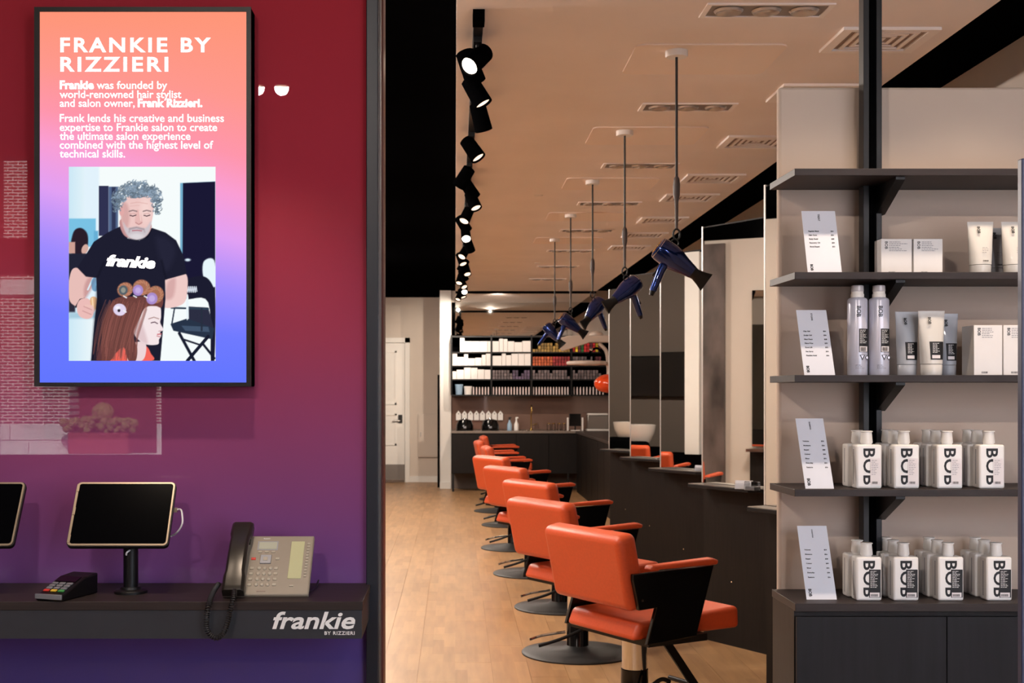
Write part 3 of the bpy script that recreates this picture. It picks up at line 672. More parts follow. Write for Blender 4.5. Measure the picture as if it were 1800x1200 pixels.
# resample dense
dense = []
for i in range(len(core)-1):
    for s in range(3): pass
L = 0; pts = []
tot = sum((core[i+1]-core[i]).length for i in range(len(core)-1)); N = int(tot/.0052*9)
acc = [0]
for i in range(len(core)-1): acc.append(acc[-1]+(core[i+1]-core[i]).length)
up = None; j = 0
for s in range(N+1):
    L = tot*s/N
    while j < len(core)-2 and acc[j+1] < L: j += 1
    f = (L-acc[j])/max(1e-9, acc[j+1]-acc[j]); p = core[j].lerp(core[j+1], f); d = (core[j+1]-core[j]).normalized()
    if up is None: up = d.orthogonal().normalized()
    up = (up-d*up.dot(d)).normalized(); q = d.cross(up); ang = 2*PI*L/.0052
    pts.append(p+(up*math.cos(ang)+q*math.sin(ang))*.0052)
MB().tube(pts, .0016, 5).build('coiled_cord', M['cord'], ph)
cp = [W(538, 1040, 3.12)-inv, W(552, 1036, 3.2)-inv, W(560, 1020, 3.27)-inv]
MB().tube(spline(cp), .0025, 6).build('line_cable', M['cord'], ph)
# downlights in the black ceiling near the entrance
for x in (-.904, -1.03, 1.2):
    dl = thing('downlight', 'round recessed downlight, %s' % {-.904: 'mirrored in the red wall as the right glint', -1.03: 'mirrored in the red wall as the glint beside the screen', 1.2: 'unseen one added at the right as fill'}[x], 'ceiling light', (x, -.07, 3.1))
    MB().lathe([(.05, -.006), (.05, 0)], 24).build('trim_ring', M['white'], dl); MB().lathe([(.032, -.008), (.032, -.006)], 24).build('lens', M['downglow'], dl)

# =================================================================== RIGHT: retail shelving
pw_ = struct(MB().box(.895, 3.4, 3.54, 3.57, 0, 2.345).build('wall_partition', M['beige'], bevel=.008))
un = thing('retail_shelving', 'dark wooden wall shelving on a black steel post, holding hair products', 'shelving', (.9, 3.54, 0))
def wx(px, Y): return (px-800)*Y/F
X0 = wx(1397, 3.3); XB = wx(1366, 3.53)
zs = {}
for nm, py in (('A', 296), ('B', 478), ('C', 659), ('D', 860)):
    z = EYE-(py-690)*3.3/F; zs[nm] = z
    a = MB(); a.prism([(X0-.9, -.24), (2.5, -.24), (2.5, -.003), (X0-.9-.006, -.003)], z-.018, z); a.build('shelf', M['shelfwood'], un, bevel=.0008)
    a = MB(); bx = wx(1548, 3.47)-.9
    a.prism([(-.225, z-.0185), (-.225, z-.026), (-.07, z-.095), (-.05, z-.095), (-.05, z-.0185)], bx-.012, bx+.012, T=Matrix.Rotation(PI/2, 4, 'Z') @ Matrix.Rotation(PI/2, 4, 'X')); a.build('bracket', M['blackmetal'], un)
a = MB(); px_ = wx(1533, 3.47)-.9; a.box(px_-.025, px_+.025, -.075, -.035, .97, 3.1); a.build('post', M['blackmetal'], un, bevel=.001)
a = MB(); a.box(px_-.01, px_+.01, -.0765, -.0751, .97, 3.0); a.build('slot_channel', M['black'], un)
zc = EYE-(1060-690)*3.3/F; zs['E'] = zc
cb = thing('display_cabinet', 'low black-brown cabinet with doors under the product shelves', 'cabinet', (.9, 3.54, 0))
a = MB(); a.box(X0-.9, 2.5, -.245, -.002, zc-.02, zc); a.build('top', M['shelfwood'], cb, bevel=.0008)
a = MB(); a.box(X0-.9+.002, 2.5, -.225, -.003, .06, zc-.0205); a.build('body', M['wood'], cb)
xs = [X0-.9+.004, wx(1664, 3.3)-.9, wx(1664, 3.3)-.9+.394, 1.3, 1.7, 2.1, 2.5]
for i in range(len(xs)-1):
    a = MB(); a.box(xs[i]+.0012, xs[i+1]-.0012, -.242, -.226, .065, zc-.035); a.build('door', M['cabinet'], cb, bevel=.0008)
a = MB(); a.box(X0-.9+.01, 2.5, -.2, -.01, 0, .06); a.build('plinth', M['black'], cb)
# slim navy post at the right-hand edge
tag(MB().box(wx(1796, 2.6), wx(1796, 2.6)+.03, 2.6, 2.62, 0, EYE-(278-690)*2.6/F).build('slim_post', mat('navy_post', (52, 56, 84), .4), bevel=.002), 'slim navy upright cut off by the right edge of the photo', 'post')

def bars(a, x0, x1, z0, z1, y, rows, rng, fill=.55, T=None, mi=0):
    fill *= .7
    """rows of short print bars (unreadably small print)"""
    h = (z1-z0)/rows
    for r in range(rows):
        z = z1-(r+.5)*h; l = (x1-x0)*rng.uniform(.5, 1)
        x = x0
        while x < x0+l:
            w = min(rng.uniform(.003, .008), x0+l-x)
            a.box(x, x+w, y, y+.0002, z-h*fill/2, z+h*fill/2, mi, T); x += w+.0014
def barcode(a, x0, x1, z0, z1, y, rng, T=None, mi=0):
    x = x0
    while x < x1:
        w = rng.uniform(.0004, .0012); a.box(x, x+w, y, y+.0002, z0, z1, mi, T); x += w+rng.uniform(.0005, .001)

# leaflets
LEAF = [('B', (1406, 361), (1466, 365), (1480, 476), 'TREAT', ['Peptide Mask', 'Hair Cure', 'Scalp Facial', 'Recovery Oil', 'Bond Repair'], 'top leaflet, on the shelf with two white cartons'),
        ('C', (1396, 539), (1450, 540), (1468, 657), 'STYLING', ['Clay Gel', 'Sculpt Gel', 'Matt Paste', 'Fibre Wax', 'Root Lift', 'Sea Spray', 'Flexible Hold'], 'second leaflet from the top, beside two aerosol cans'),
        ('D', (1394, 734), (1444, 734), (1466, 856), 'SHAMPOO', ['Volume', 'Moisture', 'Repair', 'Colour', 'Silver', 'Everyday', 'Restore'], 'third leaflet down, beside bottles with pale labels'),
        ('E', (1397, 923), (1450, 923), (1471, 1046), 'CONDITION', ['Volume', 'Moisture', 'Repair', 'Colour', 'Silver', 'Everyday', 'Restore'], 'lowest leaflet, on the cabinet beside bottles with black labels')]
for sh_, tl, tr, br, title, rows, lab in LEAF:
    z = zs[sh_]; Yb = 3.33 if sh_ != 'E' else 3.36; w = (br[0]-(tl[0]+ (br[0]-tr[0]))) * Yb/F
    shift = (br[0]-tr[0])/(br[0]-800.)*Yb; hv = (br[1]-tl[1])*Yb/F
    # vertical height corrected for perspective of the lean
    vert = hv if True else hv
    ang = math.atan2(shift*.9, vert); L = vert/math.cos(ang)
    xr = (br[0]-800)*Yb/F; lf = thing('price_leaflet', 'white printed price leaflet leaning back, '+lab, 'leaflet', (xr-w/2, Yb, z), 0, 'price leaflets at the left of each shelf')
    T = Matrix.Rotation(-ang, 4, 'X')
    a = MB(); a.box(-w/2, w/2, 0, .0012, 0, L, T=T); a.build('sheet', M['paper'], lf)
    a = MB(); a.box(-.012, .012, 0, .002, 0, L*.6, T=Matrix.Translation((0, L*math.sin(ang)*.62+.036, 0)) @ Matrix.Rotation(math.atan2(.03, L*.55), 4, 'X')); a.build('easel_strut', M['paper'], lf)
    TT = T @ Matrix.Translation((0, -.0006, 0)) @ RX
    rng = random.Random(5)
    text('lettering', title, .0075, M['ink'], lf, TT @ Matrix.Translation((-.003, L*.95, 0)) @ Matrix.Rotation(-PI/2, 4, 'Z'), width=L*.115, off=.0001)
    for i, r_ in enumerate(rows):
        y = L*(.66-.062*i)
        text('lettering', r_, .0052, M['ink'], lf, TT @ Matrix.Translation((-w*.36, y, 0)), off=.0001)
        text('lettering', '$%d' % (24+i*2), .0048, M['ink'], lf, TT @ Matrix.Translation((w*.30, y, 0)), off=.0001)
    text('lettering', 'BOB', .010, M['ink'], lf, TT @ Matrix.Translation((-w*.40, L*.14, 0)) @ Matrix.Rotation(-PI/2, 4, 'Z'), width=L*.1, off=.0003)

# cartons
def carton(px0, px1, top, bot, Y, z, label, d=.06):
    x0 = (px0-800)*Y/F; x1 = (px1-800)*Y/F; h = (bot-top)*Y/F
    c = thing('product_carton', label, 'box', ((x0+x1)/2, Y+d/2, z), 0, 'white product cartons on the shelves'); w = x1-x0
    MB().box(-w/2, w/2, -d/2, d/2, 0, h).build('box', M['carton'], c, bevel=.0012)
    rng = random.Random(8); y = -d/2-.0003
    text('lettering', 'BOB', .012, M['ink'], c, Matrix.Translation((-w/2+.010, y, h-.007)) @ RX @ Matrix.Rotation(-PI/2, 4, 'Z'), width=.020, off=.0002)
    a = MB(); bars(a, -w/2+.021, w/2-.012, h-.034, h-.006, y, 6, rng, .4); a.build('small_print', M['inkgrey'], c)
    a = MB(); barcode(a, -w/2+.02, -w/2+.036, .005, .010, y, rng); a.build('barcode', M['ink'], c)
Yb = 3.42
carton(1549, 1603, 410, 474, 3.39, zs['B'], 'white carton on the second shelf, left one of the pair beside the post', .055); carton(1606, 1657, 410, 474, 3.39, zs['B'], 'white carton on the second shelf, right one of the pair beside the post', .055)
carton(1712, 1762, 572, 660, 3.34, zs['C'], 'tall white carton beside three tubes on the third shelf', .08); carton(1764, 1817, 572, 660, 3.34, zs['C'], 'tall white carton cut off by the right edge of the photo, third shelf', .08)

# standing tubes (cap at the bottom, flat crimp on top)
def tube_prod(cx, top, bot, Y, z, wtop, m, label, black=True):
    h = (bot-top)*Y/F; c = thing('cream_tube', label, 'tube', ((cx-800)*Y/F, Y, z), 0, 'cream tubes standing on their caps'); w = wtop*Y/F; r = w*.40
    a = MB(); a.lathe([(r*.86, 0), (r*.9, .004), (r*.92, h*.16), (r*.88, h*.17)], 28); a.build('cap', m, c)
    vs = []; fs = []; n = 28; lv = [(0, .175, 1.0, 1.0), (1, .4, 1.08, .86), (2, .62, 1.14, .6), (3, .82, 1.2, .3), (4, .94, 1.24, .07), (5, 1.0, 1.25, .05)]
    for (_, f, sx, sy) in lv:
        for k in range(n): an = 2*PI*k/n; vs.append((r*.94*sx*math.cos(an), r*.94*sy*math.sin(an), h*f))
    for j in range(len(lv)-1):
        for k in range(n): fs.append((j*n+k, j*n+(k+1) % n, (j+1)*n+(k+1) % n, (j+1)*n+k))
    fs.append(list(range(n-1, -1, -1))); fs.append([(len(lv)-1)*n+k for k in range(n)])
    MB().add(vs, fs).build('body', m, c, smooth=60)
    rng = random.Random(9)
    # curved label wrapped on the front
    def curved(z0, z1, a0, a1, mm, nm, rad=1.01):
        v = []; f = []; N = 10
        for jz, zf in enumerate((z0, (z0+z1)/2, z1)):
            sx = np.interp(zf, [q[1] for q in lv], [q[2] for q in lv]); sy = np.interp(zf, [q[1] for q in lv], [q[3] for q in lv])
            for k in range(N+1):
                an = a0+(a1-a0)*k/N; v.append((r*.94*sx*math.cos(an)*rad, r*.94*sy*math.sin(an)*rad-.0003, h*zf))
        for jz in range(2):
            for k in range(N): f.append((jz*(N+1)+k, jz*(N+1)+k+1, (jz+1)*(N+1)+k+1, (jz+1)*(N+1)+k))
        MB().add(v, f).build(nm, mm, c)
    if black:
        curved(.24, .52, math.radians(248), math.radians(330), M['ink'], 'label')
        curved(.26, .31, math.radians(256), math.radians(300), M['labelw'], 'barcode_field', 1.02)
        a = MB(); bars(a, -r*.25, r*.5, h*.34, h*.50, -r*1.03, 8, rng, .5); a.build('small_print', M['inkwhite'], c)
    else:
        a = MB(); barcode(a, -.004, .010, h*.22, h*.25, -r*1.0, rng); a.build('barcode', M['ink'], c); a = MB(); bars(a, -.006, .012, h*.38, h*.5, -r*.98, 4, rng, .3); a.build('small_print', M['inkgrey'], c)
    text('lettering', 'BOB', .012, M['ink'], c, Matrix.Translation((-r*.42, -r*.36, h*.90)) @ Matrix.Rotation(math.radians(-16), 4, 'X') @ RX @ Matrix.Rotation(-PI/2, 4, 'Z'), width=.019, off=.0004)
Yt = 3.37
tube_prod(1594, 546, 658, 3.38, zs['C'], 44, M['tube_dark'], 'grey tube, left one of three beside the aerosol cans'); tube_prod(1637, 545, 658, 3.34, zs['C'], 50, M['tube_white'], 'pale tube, front middle one of three beside the aerosol cans')
tube_prod(1665, 548, 657, 3.43, zs['C'], 40, M['tube_dark'], 'grey tube, right one of three, partly behind the pale tube')
tube_prod(1723, 384, 476, 3.36, zs['B'], 49, M['tube_white'], 'pale tube on the second shelf, left of the group at the photo edge', False)
tube_prod(1750, 388, 474, 3.44, zs['B'], 38, M['tube_dark'], 'darker tube half hidden behind the pale tubes on the second shelf', False); tube_prod(1783, 384, 476, 3.36, zs['B'], 50, M['tube_white'], 'pale tube cut off by the right edge on the second shelf', False)
# aerosols
for cx, lab in ((1507, 'white aerosol can with black label, left one beside the leaflet'), (1545, 'white aerosol can with black label, right one in front of the post')):
    Y = 3.36; h = 158*Y/F; c = thing('aerosol_can', lab, 'spray can', ((cx-800)*Y/F, Y, zs['C']), 0, 'aerosol cans on the middle shelf'); r = 17.3*Y/F
    MB().lathe([(r*.95, 0), (r, .003), (r, h*.83), (r*.93, h*.85), (r*.7, h*.865)], 36).build('body', M['can'], c)
    MB().lathe([(r*.66, h*.862), (r*.66, h*.9), (r*.6, h*.91), (r*.6, h*.93)], 32).build('collar', M['plasticcap'], c)
    MB().lathe([(r*.6, h*.93), (r*.64, h*.935), (r*.62, h*.995), (r*.56, h)], 32).build('cap', M['capclear'], c)
    def patch(z0, z1, a0, a1, m, nm, off=.0003):
        v = []; f = []; N = 14
        for zf in (z0, z1):
            for k in range(N+1): an = math.radians(a0+(a1-a0)*k/N); v.append(((r+off)*math.cos(an), (r+off)*math.sin(an), h*zf))
        for k in range(N): f.append((k, k+1, N+2+k, N+1+k))
        MB().add(v, f).build(nm, m, c)
    patch(.255, .515, 262, 345, M['ink'], 'label'); patch(.26, .32, 266, 322, M['labelw'], 'barcode_field', .0006)
    rng = random.Random(11); a = MB(); barcode(a, .0, r*.5, h*.268, h*.31, -r*1.035, rng); a.build('barcode', M['ink'], c)
    a = MB(); bars(a, -r*.05, r*.62, h*.35, h*.505, -r*1.04, 10, rng, .5); a.build('small_print', M['inkwhite'], c)
    a = MB(); a.prism([(-.002, h*.225), (.012, h*.225), (.005, h*.165)], 0, .0002, T=Matrix.Translation((0, -r*1.01, 0)) @ RX); a.prism([(.001, h*.22), (.009, h*.22), (.005, h*.185)], .0002, .0003, 1, T=Matrix.Translation((0, -r*1.01, 0)) @ RX)
    a.prism([(.013, h*.195), (.018, h*.225), (.023, h*.195), (.018, h*.165)], 0, .0002, T=Matrix.Translation((0, -r*.9, 0)) @ RX); a.prism([(.015, h*.195), (.018, h*.214), (.021, h*.195), (.018, h*.176)], .0002, .0003, 1, T=Matrix.Translation((0, -r*.9, 0)) @ RX); a.build('warning_signs', [M['ink'], M['can']], c)
    text('lettering', 'BOB', .013, M['ink'], c, Matrix.Translation((-r*.35, -r*1.0, h*.765)) @ RX @ Matrix.Rotation(-PI/2, 4, 'Z'), width=h*.12, off=.0002)
    a = MB(); bars(a, -r*.5, r*.5, h*.07, h*.12, -r*1.0, 3, rng, .4); a.build('small_print', M['inkgrey'], c)

# bottles
def bottle_proto(dark):
    h = .150; w = .067; d = .046
    c = thing('shampoo_bottle', 'x', 'bottle')
    MB().box(-w/2, w/2, -d/2, d/2, 0, h*.765).build('body', M['plasticw'], c, bevel=.006, seg=4)
    MB().lathe([(w*.2, h*.76), (w*.2, h*.79)], 24).build('neck', M['plasticw'], c)
    MB().lathe([(w*.225, h*.785), (w*.235, h*.80), (w*.20, h*.975), (w*.235, h*.98), (w*.235, h*.995), (w*.21, h)], 28).build('cap', M['plasticcap'], c)
    y = -d/2-.0003; rng = random.Random(12)
    if dark: lx0, lx1, lz0, lz1 = -.0005, w/2-.004, .009, .082
    else: lx0, lx1, lz0, lz1 = .0025, w/2-.004, .010, .079
    # lettering clipped by the pasted label: letters drawn first, label proud of them
    text('lettering', 'BOB', .034, M['ink'], c, Matrix.Translation((-.0145, y, h*.765-.010)) @ RX @ Matrix.Rotation(-PI/2, 4, 'Z') , width=.094, height=.031, off=.0007, space=1.08)
    MB().box(lx0, lx1, y-.0008, y-.0004, lz0, lz1).build('label', M['ink'] if dark else M['labelw'], c)
    a = MB(); bars(a, lx0+.003, lx1-.005, lz0+.025, lz1-.003, y-.0011, 12 if dark else 9, rng, .5 if dark else .3); a.build('small_print', M['inkwhite'] if dark else M['inkgrey'], c)
    if dark: MB().box(lx0+.002, lx1-.003, y-.0010, y-.0008, lz0+.001, lz0+.013).build('barcode_field', M['labelw'], c)
    a = MB(); barcode(a, lx0+.004, lx1-.008, lz0+.003, lz0+.009, y-.0013, rng); a.build('barcode', M['ink'], c)
    a = MB(); 
    for k in range(26): a.box(-w/2-.0003, -w/2, -.003, .002, .012+k*.0035, .0143+k*.0035)
    a.build('side_print', M['inkgrey'], c)
    return c
for sh_, fronts, dark, rowsb, Yf in (('D', (1528, 1594, 1670, 1744), False, (1, 2, 2, 2), 3.345), ('E', (1528, 1593, 1672, 1757), True, (1, 2, 2, 2), 3.36)):
    pr = bottle_proto(dark); first = True; gname = 'shampoo bottles with pale labels' if not dark else 'conditioner bottles with black labels'
    ordn = ['first', 'second', 'third', 'fourth']; what = 'black label on the cabinet top' if dark else 'pale label on the fourth shelf'
    for i, cx in enumerate(fronts):
        X = (cx-800)*(Yf-.023)/F
        for r_ in range(rowsb[i]+1):
            lab = 'white bottle with %s, %s stack from left, %s' % (what, ordn[i], ['foremost', 'second in depth', 'rearmost'][r_])
            loc = (X+(-.003 if r_ == 1 else 0)-.002*r_, Yf+r_*.062, zs[sh_])
            if first: pr.location = loc; pr['label'] = lab; pr['group'] = gname; first = False
            else: dup(pr, loc, 0, lab, gname)

# =================================================================== SALON: stations
e_ = Vector((.5, -.8660254, 0)); n_ = Vector((-.8660254, -.5, 0))
SYS = [6.23, 7.80, 9.39, 11.0, 12.52]
nth = ['nearest', 'second nearest', 'third nearest', 'fourth nearest', 'fifth and farthest']
station0 = None
def make_station(i, y):
    s = thing('styling_station', 'dark wooden styling station with tall mirror, %s one along the right wall' % nth[i], 'styling station', (1.515, y, 0), 0, 'mirror stations stepped along the right wall')
    R = Matrix(((e_.x, -n_.x, 0, 0), (e_.y, -n_.y, 0, 0), (0, 0, 1, 0), (0, 0, 0, 1)))   # x along mirror, y into wall
    L = 1.2
    MB().box(0, L, 0, .04, 0, 2.51, T=R).build('panel', M['wood'], s)
    MB().box(.006, L, -.012, -.0005, .955, 2.5, T=R).build('mirror', M['mirror'], s)
    MB().box(-.003, .006, -.014, .0, .955, 2.51, T=R).build('edge_trim', mat('satin_edge', (235, 232, 230), .35, metal=.7), s)
    MB().prism([(0, -.125), (.52, -.125), (.62, -.0125), (0, -.0125)], .93, .95, T=R).build('ledge', M['blackmetal'], s, bevel=.002)
    MB().prism([(.001, -.123), (.52, -.123), (.618, -.0125), (.001, -.0125)], .9505, .953, T=R).build('ledge_top', M['brushed'], s)
    for x, z in ((.25, .38), (.62, .62)): MB().rod(R @ Vector((x, -.001, z)), R @ Vector((x, -.004, z)), .005).build('bolt', M['chrome'], s)
    MB().box(L, L+.62, 0, .04, 0, 2.51, T=R).build('return_panel', M['wood'], s)
    return s
for i, y in enumerate(SYS):
    if i == 0: station0 = make_station(i, y)
    else: dup(station0, (1.515, y, 0), 0, 'dark wooden styling station with tall mirror, %s one along the right wall' % nth[i])
# cards and clear holder on the ledges
def card(px, py, Y, lab, big=True):
    p = W(px, py, Y); c = thing('card_holder', lab, 'card holder', (p.x, Y, .953), math.radians(-25), 'card holders on station ledges')
    s = 1 if big else .8
    MB().box(-.05*s, .05*s, -.002, .002, 0, .05*s, T=Matrix.Rotation(math.radians(-20), 4, 'X')).build('card', M['paper'], c)
    MB().box(-.053*s, .053*s, -.012, -.009, 0, .03*s, T=Matrix.Rotation(math.radians(-20), 4, 'X')).build('holder', M['clear'], c)
    return c
card(1307, 856, 7.27, 'white card in a clear holder on the second nearest ledge'); card(1231, 824, 8.97, 'small white card holder on the third nearest ledge', False)
p = W(1327, 858, 7.15); g = thing('clear_box', 'clear plastic box beside the white card on the ledge', 'box', (p.x-.01, 7.17, .953), math.radians(-60))
MB().box(-.04, .04, -.025, .025, 0, .05).build('box', M['clear'], g, bevel=.004); MB().box(-.036, .036, -.02, .02, .002, .02).build('contents', M['silver'], g)

# chairs
def make_chair():
    c = thing('salon_chair', 'x', 'chair')
    # seat
    MB().prism([(-.205, .425), (-.17, .502), (.40, .53), (.405, .43)], -.255, .255, T=Matrix.Rotation(PI/2, 4, 'X')).build('seat', M['orange'], c, bevel=.022, seg=4)
    # back: slanted slab with rounded top
    T = Matrix.Translation((-.195, 0, .565)) @ Matrix.Rotation(math.radians(-12), 4, 'Y')
    MB().box(-.055, .05, -.29, .29, 0, .335, T=T).build('backrest', M['orange'], c, bevel=.034, seg=5)
    poly = [(-.25, .70), (-.25, .725), (.2, .735), (.10, .43), (-.175, .415), (-.123, .572), (-.218, .568)]
    for sgn in (-1, 1):
        y0 = sgn*.291; y1 = sgn*.311
        Tm = Matrix.Rotation(PI/2, 4, 'X')     # (x,z)->; z extrude -> -y
        MB().prism(poly, min(-y0, -y1), max(-y0, -y1), T=Tm).build('arm_panel', M['blackgloss'], c, bevel=.003)
        MB().prism([(-.165, .736), (-.15, .756), (.19, .768), (.222, .757), (.215, .738)], -sgn*.295-.026, -sgn*.295+.026, T=Tm).build('armrest', M['orange'], c, bevel=.008, seg=3)
        MB().rod((-.2, sgn*.31, .61), (-.2, sgn*.314, .61), .006).build('bolt', M['chrome'], c)
    MB().box(-.15, .18, -.29, .29, .40, .432).build('seat_frame', M['blackmetal'], c)
    MB().lathe([(.058, .235), (.058, .395)], 32).build('cylinder', M['chrome'], c)
    MB().lathe([(.075, .02), (.064, .035), (.062, .24), (.059, .243)], 32).build('sleeve', M['blackgloss'], c)
    MB().lathe([(.32, 0), (.322, .008), (.315, .014), (.28, .016), (.27, .022), (.09, .034), (.07, .05)], 56).build('base', M['rubber'], c)
    MB().tube(spline([(.08, -.15, .20), (.03, -.15, .215), (-.06, -.14, .17), (-.18, -.10, .12), (-.30, -.04, .08)]), .010, 8).build('pump_lever', M['blackmetal'], c)
    MB().tube(spline([(-.05, .05, .12), (-.16, .12, .1), (-.24, .14, .08)]), .008, 8).build('tilt_lever', M['chrome'], c)
    a = MB(); a.box(-.02, .02, -.006, .006, 0, .36, T=Matrix.Translation((.14, 0, .40)) @ Matrix.Rotation(math.radians(142), 4, 'Y')); a.build('footrest_bar', M['blackmetal'], c)
    MB().rod((.37, -.2, .12), (.37, .2, .12), .012).build('footrest', M['blackmetal'], c)
    return c
CH = [(.82, 5.85, 30, 'nearest one with chrome column and black arm panel'), (.705, 7.37, 31, 'second nearest, just behind the nearest chair'), (.735, 8.93, 30, 'third nearest, its back lit bright'),
      (.635, 10.6, 30, 'fourth nearest along the row'), (.57, 12.35, 29, 'fifth along the row, its top showing behind the fourth'), (.62, 14.5, 4, 'seen side-on, nearest of the three side-on chairs'), (.56, 16.2, 3, 'seen side-on, middle of the three side-on chairs'), (.66, 18.0, 2, 'seen side-on, farthest in front of the back counter')]
c0 = make_chair()
for i, (x, y, r, lab) in enumerate(CH):
    L_ = 'orange salon chair, '+lab
    if i == 0: c0.location = (x, y, 0); c0.rotation_euler[2] = math.radians(r); c0['label'] = L_; c0['group'] = 'orange salon chairs along the mirrors'
    else: dup(c0, (x, y, 0), math.radians(r), L_, 'orange salon chairs along the mirrors')
for k, (x, y) in enumerate(((-2.3, 9.3), (-2.3, 10.9), (-2.3, 12.5))):
    dup(c0, (x, y, 0), PI, 'orange salon chair of the left row, seen only in the mirrors, %s one' % ['nearest', 'middle', 'farthest'][k], 'orange chairs of the left row')

# hanging dryers
def make_hanger():
    h = thing('cord_hanger', 'x', 'hanger')
    MB().lathe([(.043, -.032), (.046, -.028), (.046, 0)], 28).build('ceiling_cap', M['white'], h)
    MB().rod((0, 0, -.03), (0, 0, -.74), .0055, n=8).build('cord', M['cord'], h)
    MB().lathe([(.006, -.74), (.008, -.63), (.014, -.60), (.015, -.56), (.012, -.535), (.006, -.525)][::-1], 14).build('grip', M['grip'], h)
    MB().tube([(.014*math.sin(t), 0, -.765+.022*math.cos(t)) for t in [i*2*PI/16 for i in range(17)]], .004, 6).build('hook', M['blackmetal'], h)
    return h
def make_dryer():
    d = thing('hair_dryer', 'x', 'hair dryer')
    RY = Matrix.Rotation(PI/2, 4, 'Y')
    MB().lathe([(.034, -.095), (.046, -.09), (.050, -.075), (.052, -.03), (.048, .0), (.038, .035), (.029, .075), (.027, .085)], 32, T=RY).build('barrel', M['blue'], d)
    MB().lathe([(.030, -.098), (.030, -.094)], 28, T=RY).build('rear_grille', M['gold'], d)
    MB().lathe([(.046, -.088), (.0475, -.086), (.0475, -.08)], 28, T=RY, cap=False).build('rear_ring', M['chrome'], d)
    vs = []; fs = []; n = 16
    for x, ry, rz in ((.082, .027, .027), (.10, .024, .024), (.13, .010, .032), (.158, .006, .042)):
        for k in range(n): a_ = 2*PI*k/n; vs.append((x, ry*math.cos(a_), rz*math.sin(a_)))
    for j in range(3):
        for k in range(n): fs.append((j*n+k, (j+1)*n+k, (j+1)*n+(k+1) % n, j*n+(k+1) % n))
    fs.append(list(range(n))); fs.append([3*n+k for k in range(n-1, -1, -1)])
    MB().add(vs, fs).build('nozzle', M['blackmetal'], d)
    MB().tube([(-.03, 0, -.03), (-.025, 0, -.07), (-.012, 0, -.12), (-.002, 0, -.16)], [.020, .019, .017, .015], 14).build('handle', M['blue'], d)
    MB().tube([(-.002, 0, -.16), (.003, 0, -.178)], [.013, .009], 10).build('cord_socket', M['blackmetal'], d)
    MB().box(-.043, -.036, -.006, .006, -.11, -.07).build('switch', M['blackmetal'], d)
    MB().tube([(-.045+.016*math.sin(t), 0, .056+.014*math.cos(t)) for t in [i*2*PI/14 for i in range(15)]], .003, 6).build('hanging_loop', M['blackmetal'], d)
    return d
DR = [(5.3, (1195, 463), 36, 0), (6.92, (1094, 516), 36, 205), (8.54, (1038, 540), 44, 222), (10.16, (1000, 560), 36, 8), (11.78, (972, 575), 50, -20)]
h0 = d0 = None
from mathutils import Euler
for i, (y, (cx, cy), pit, yaw) in enumerate(DR):
    p = W(cx, cy, y); X = .917; o5 = ['nearest', 'second', 'third', 'fourth', 'fifth'][i]
    lh = 'black cord with white ceiling cap holding the %s blue hair dryer' % o5 if i == 0 else 'black cord with white ceiling cap holding the %s blue hair dryer in the row' % o5
    ld = 'metallic blue hair dryer hanging on a cord, %s' % ['nearest and largest of the row', 'second nearest, nozzle pointing left', 'third nearest of the row', 'fourth nearest of the row', 'fifth and farthest of the row'][i]
    if i == 0: h0 = make_hanger(); h0.location = (X, y, 2.92); h0['label'] = lh; h0['group'] = 'cords from the ceiling'; ho = h0
    else: ho = dup(h0, (X, y, 2.92), 0, lh)
    if i == 0: d0 = make_dryer(); do = d0; d0['group'] = 'hair dryers hanging in a row'
    else: do = dup(d0, (0, 0, 0))
    R = Matrix.Rotation(math.radians(yaw), 4, 'Z') @ Matrix.Rotation(math.radians(pit), 4, 'Y')
    hook = Vector((X, y, 2.92-.79)); off = R @ Vector((-.045, 0, .068))
    do.location = hook-off; do.rotation_euler = R.to_euler(); do['label'] = ld

# recessed lamp fixtures, vents, access panels
fx0 = None
for i, y in enumerate((4.75, 6.36, 8.0, 9.6, 11.2, 12.8, 14.4, 16.0)):
    lab = 'recessed ceiling fixture of three round lamps, %s in its line' % ['nearest', 'second', 'third', 'fourth', 'fifth', 'sixth', 'seventh', 'farthest'][i]
    if i == 0:
        fx0 = thing('recessed_fixture', lab, 'ceiling light', (1.155, y, 2.92), 0, 'recessed three-lamp ceiling fixtures')
        a = MB(); 
        for q in ((-.235, .235, -.085, -.07), (-.235, .235, .07, .085), (-.235, -.215, -.07, .07), (.215, .235, -.07, .07)): a.box(q[0], q[1], q[2], q[3], -.006, 0)
        a.build('frame', M['vent'], fx0); MB().box(-.215, .215, -.07, .07, -.002, 0).build('recess', mat('recess_grey', (128, 120, 116), .5), fx0)
        for x in (-.14, 0, .14):
            l_ = MB().lathe([(.055, -.004), (.048, -.012), (.02, -.006), (.012, -.003)], 24, T=Matrix.Translation((x, 0, 0))).build('lamp', M['reflector'], fx0)
    else: dup(fx0, (1.155, y, 2.92), 0, lab)
v0 = None
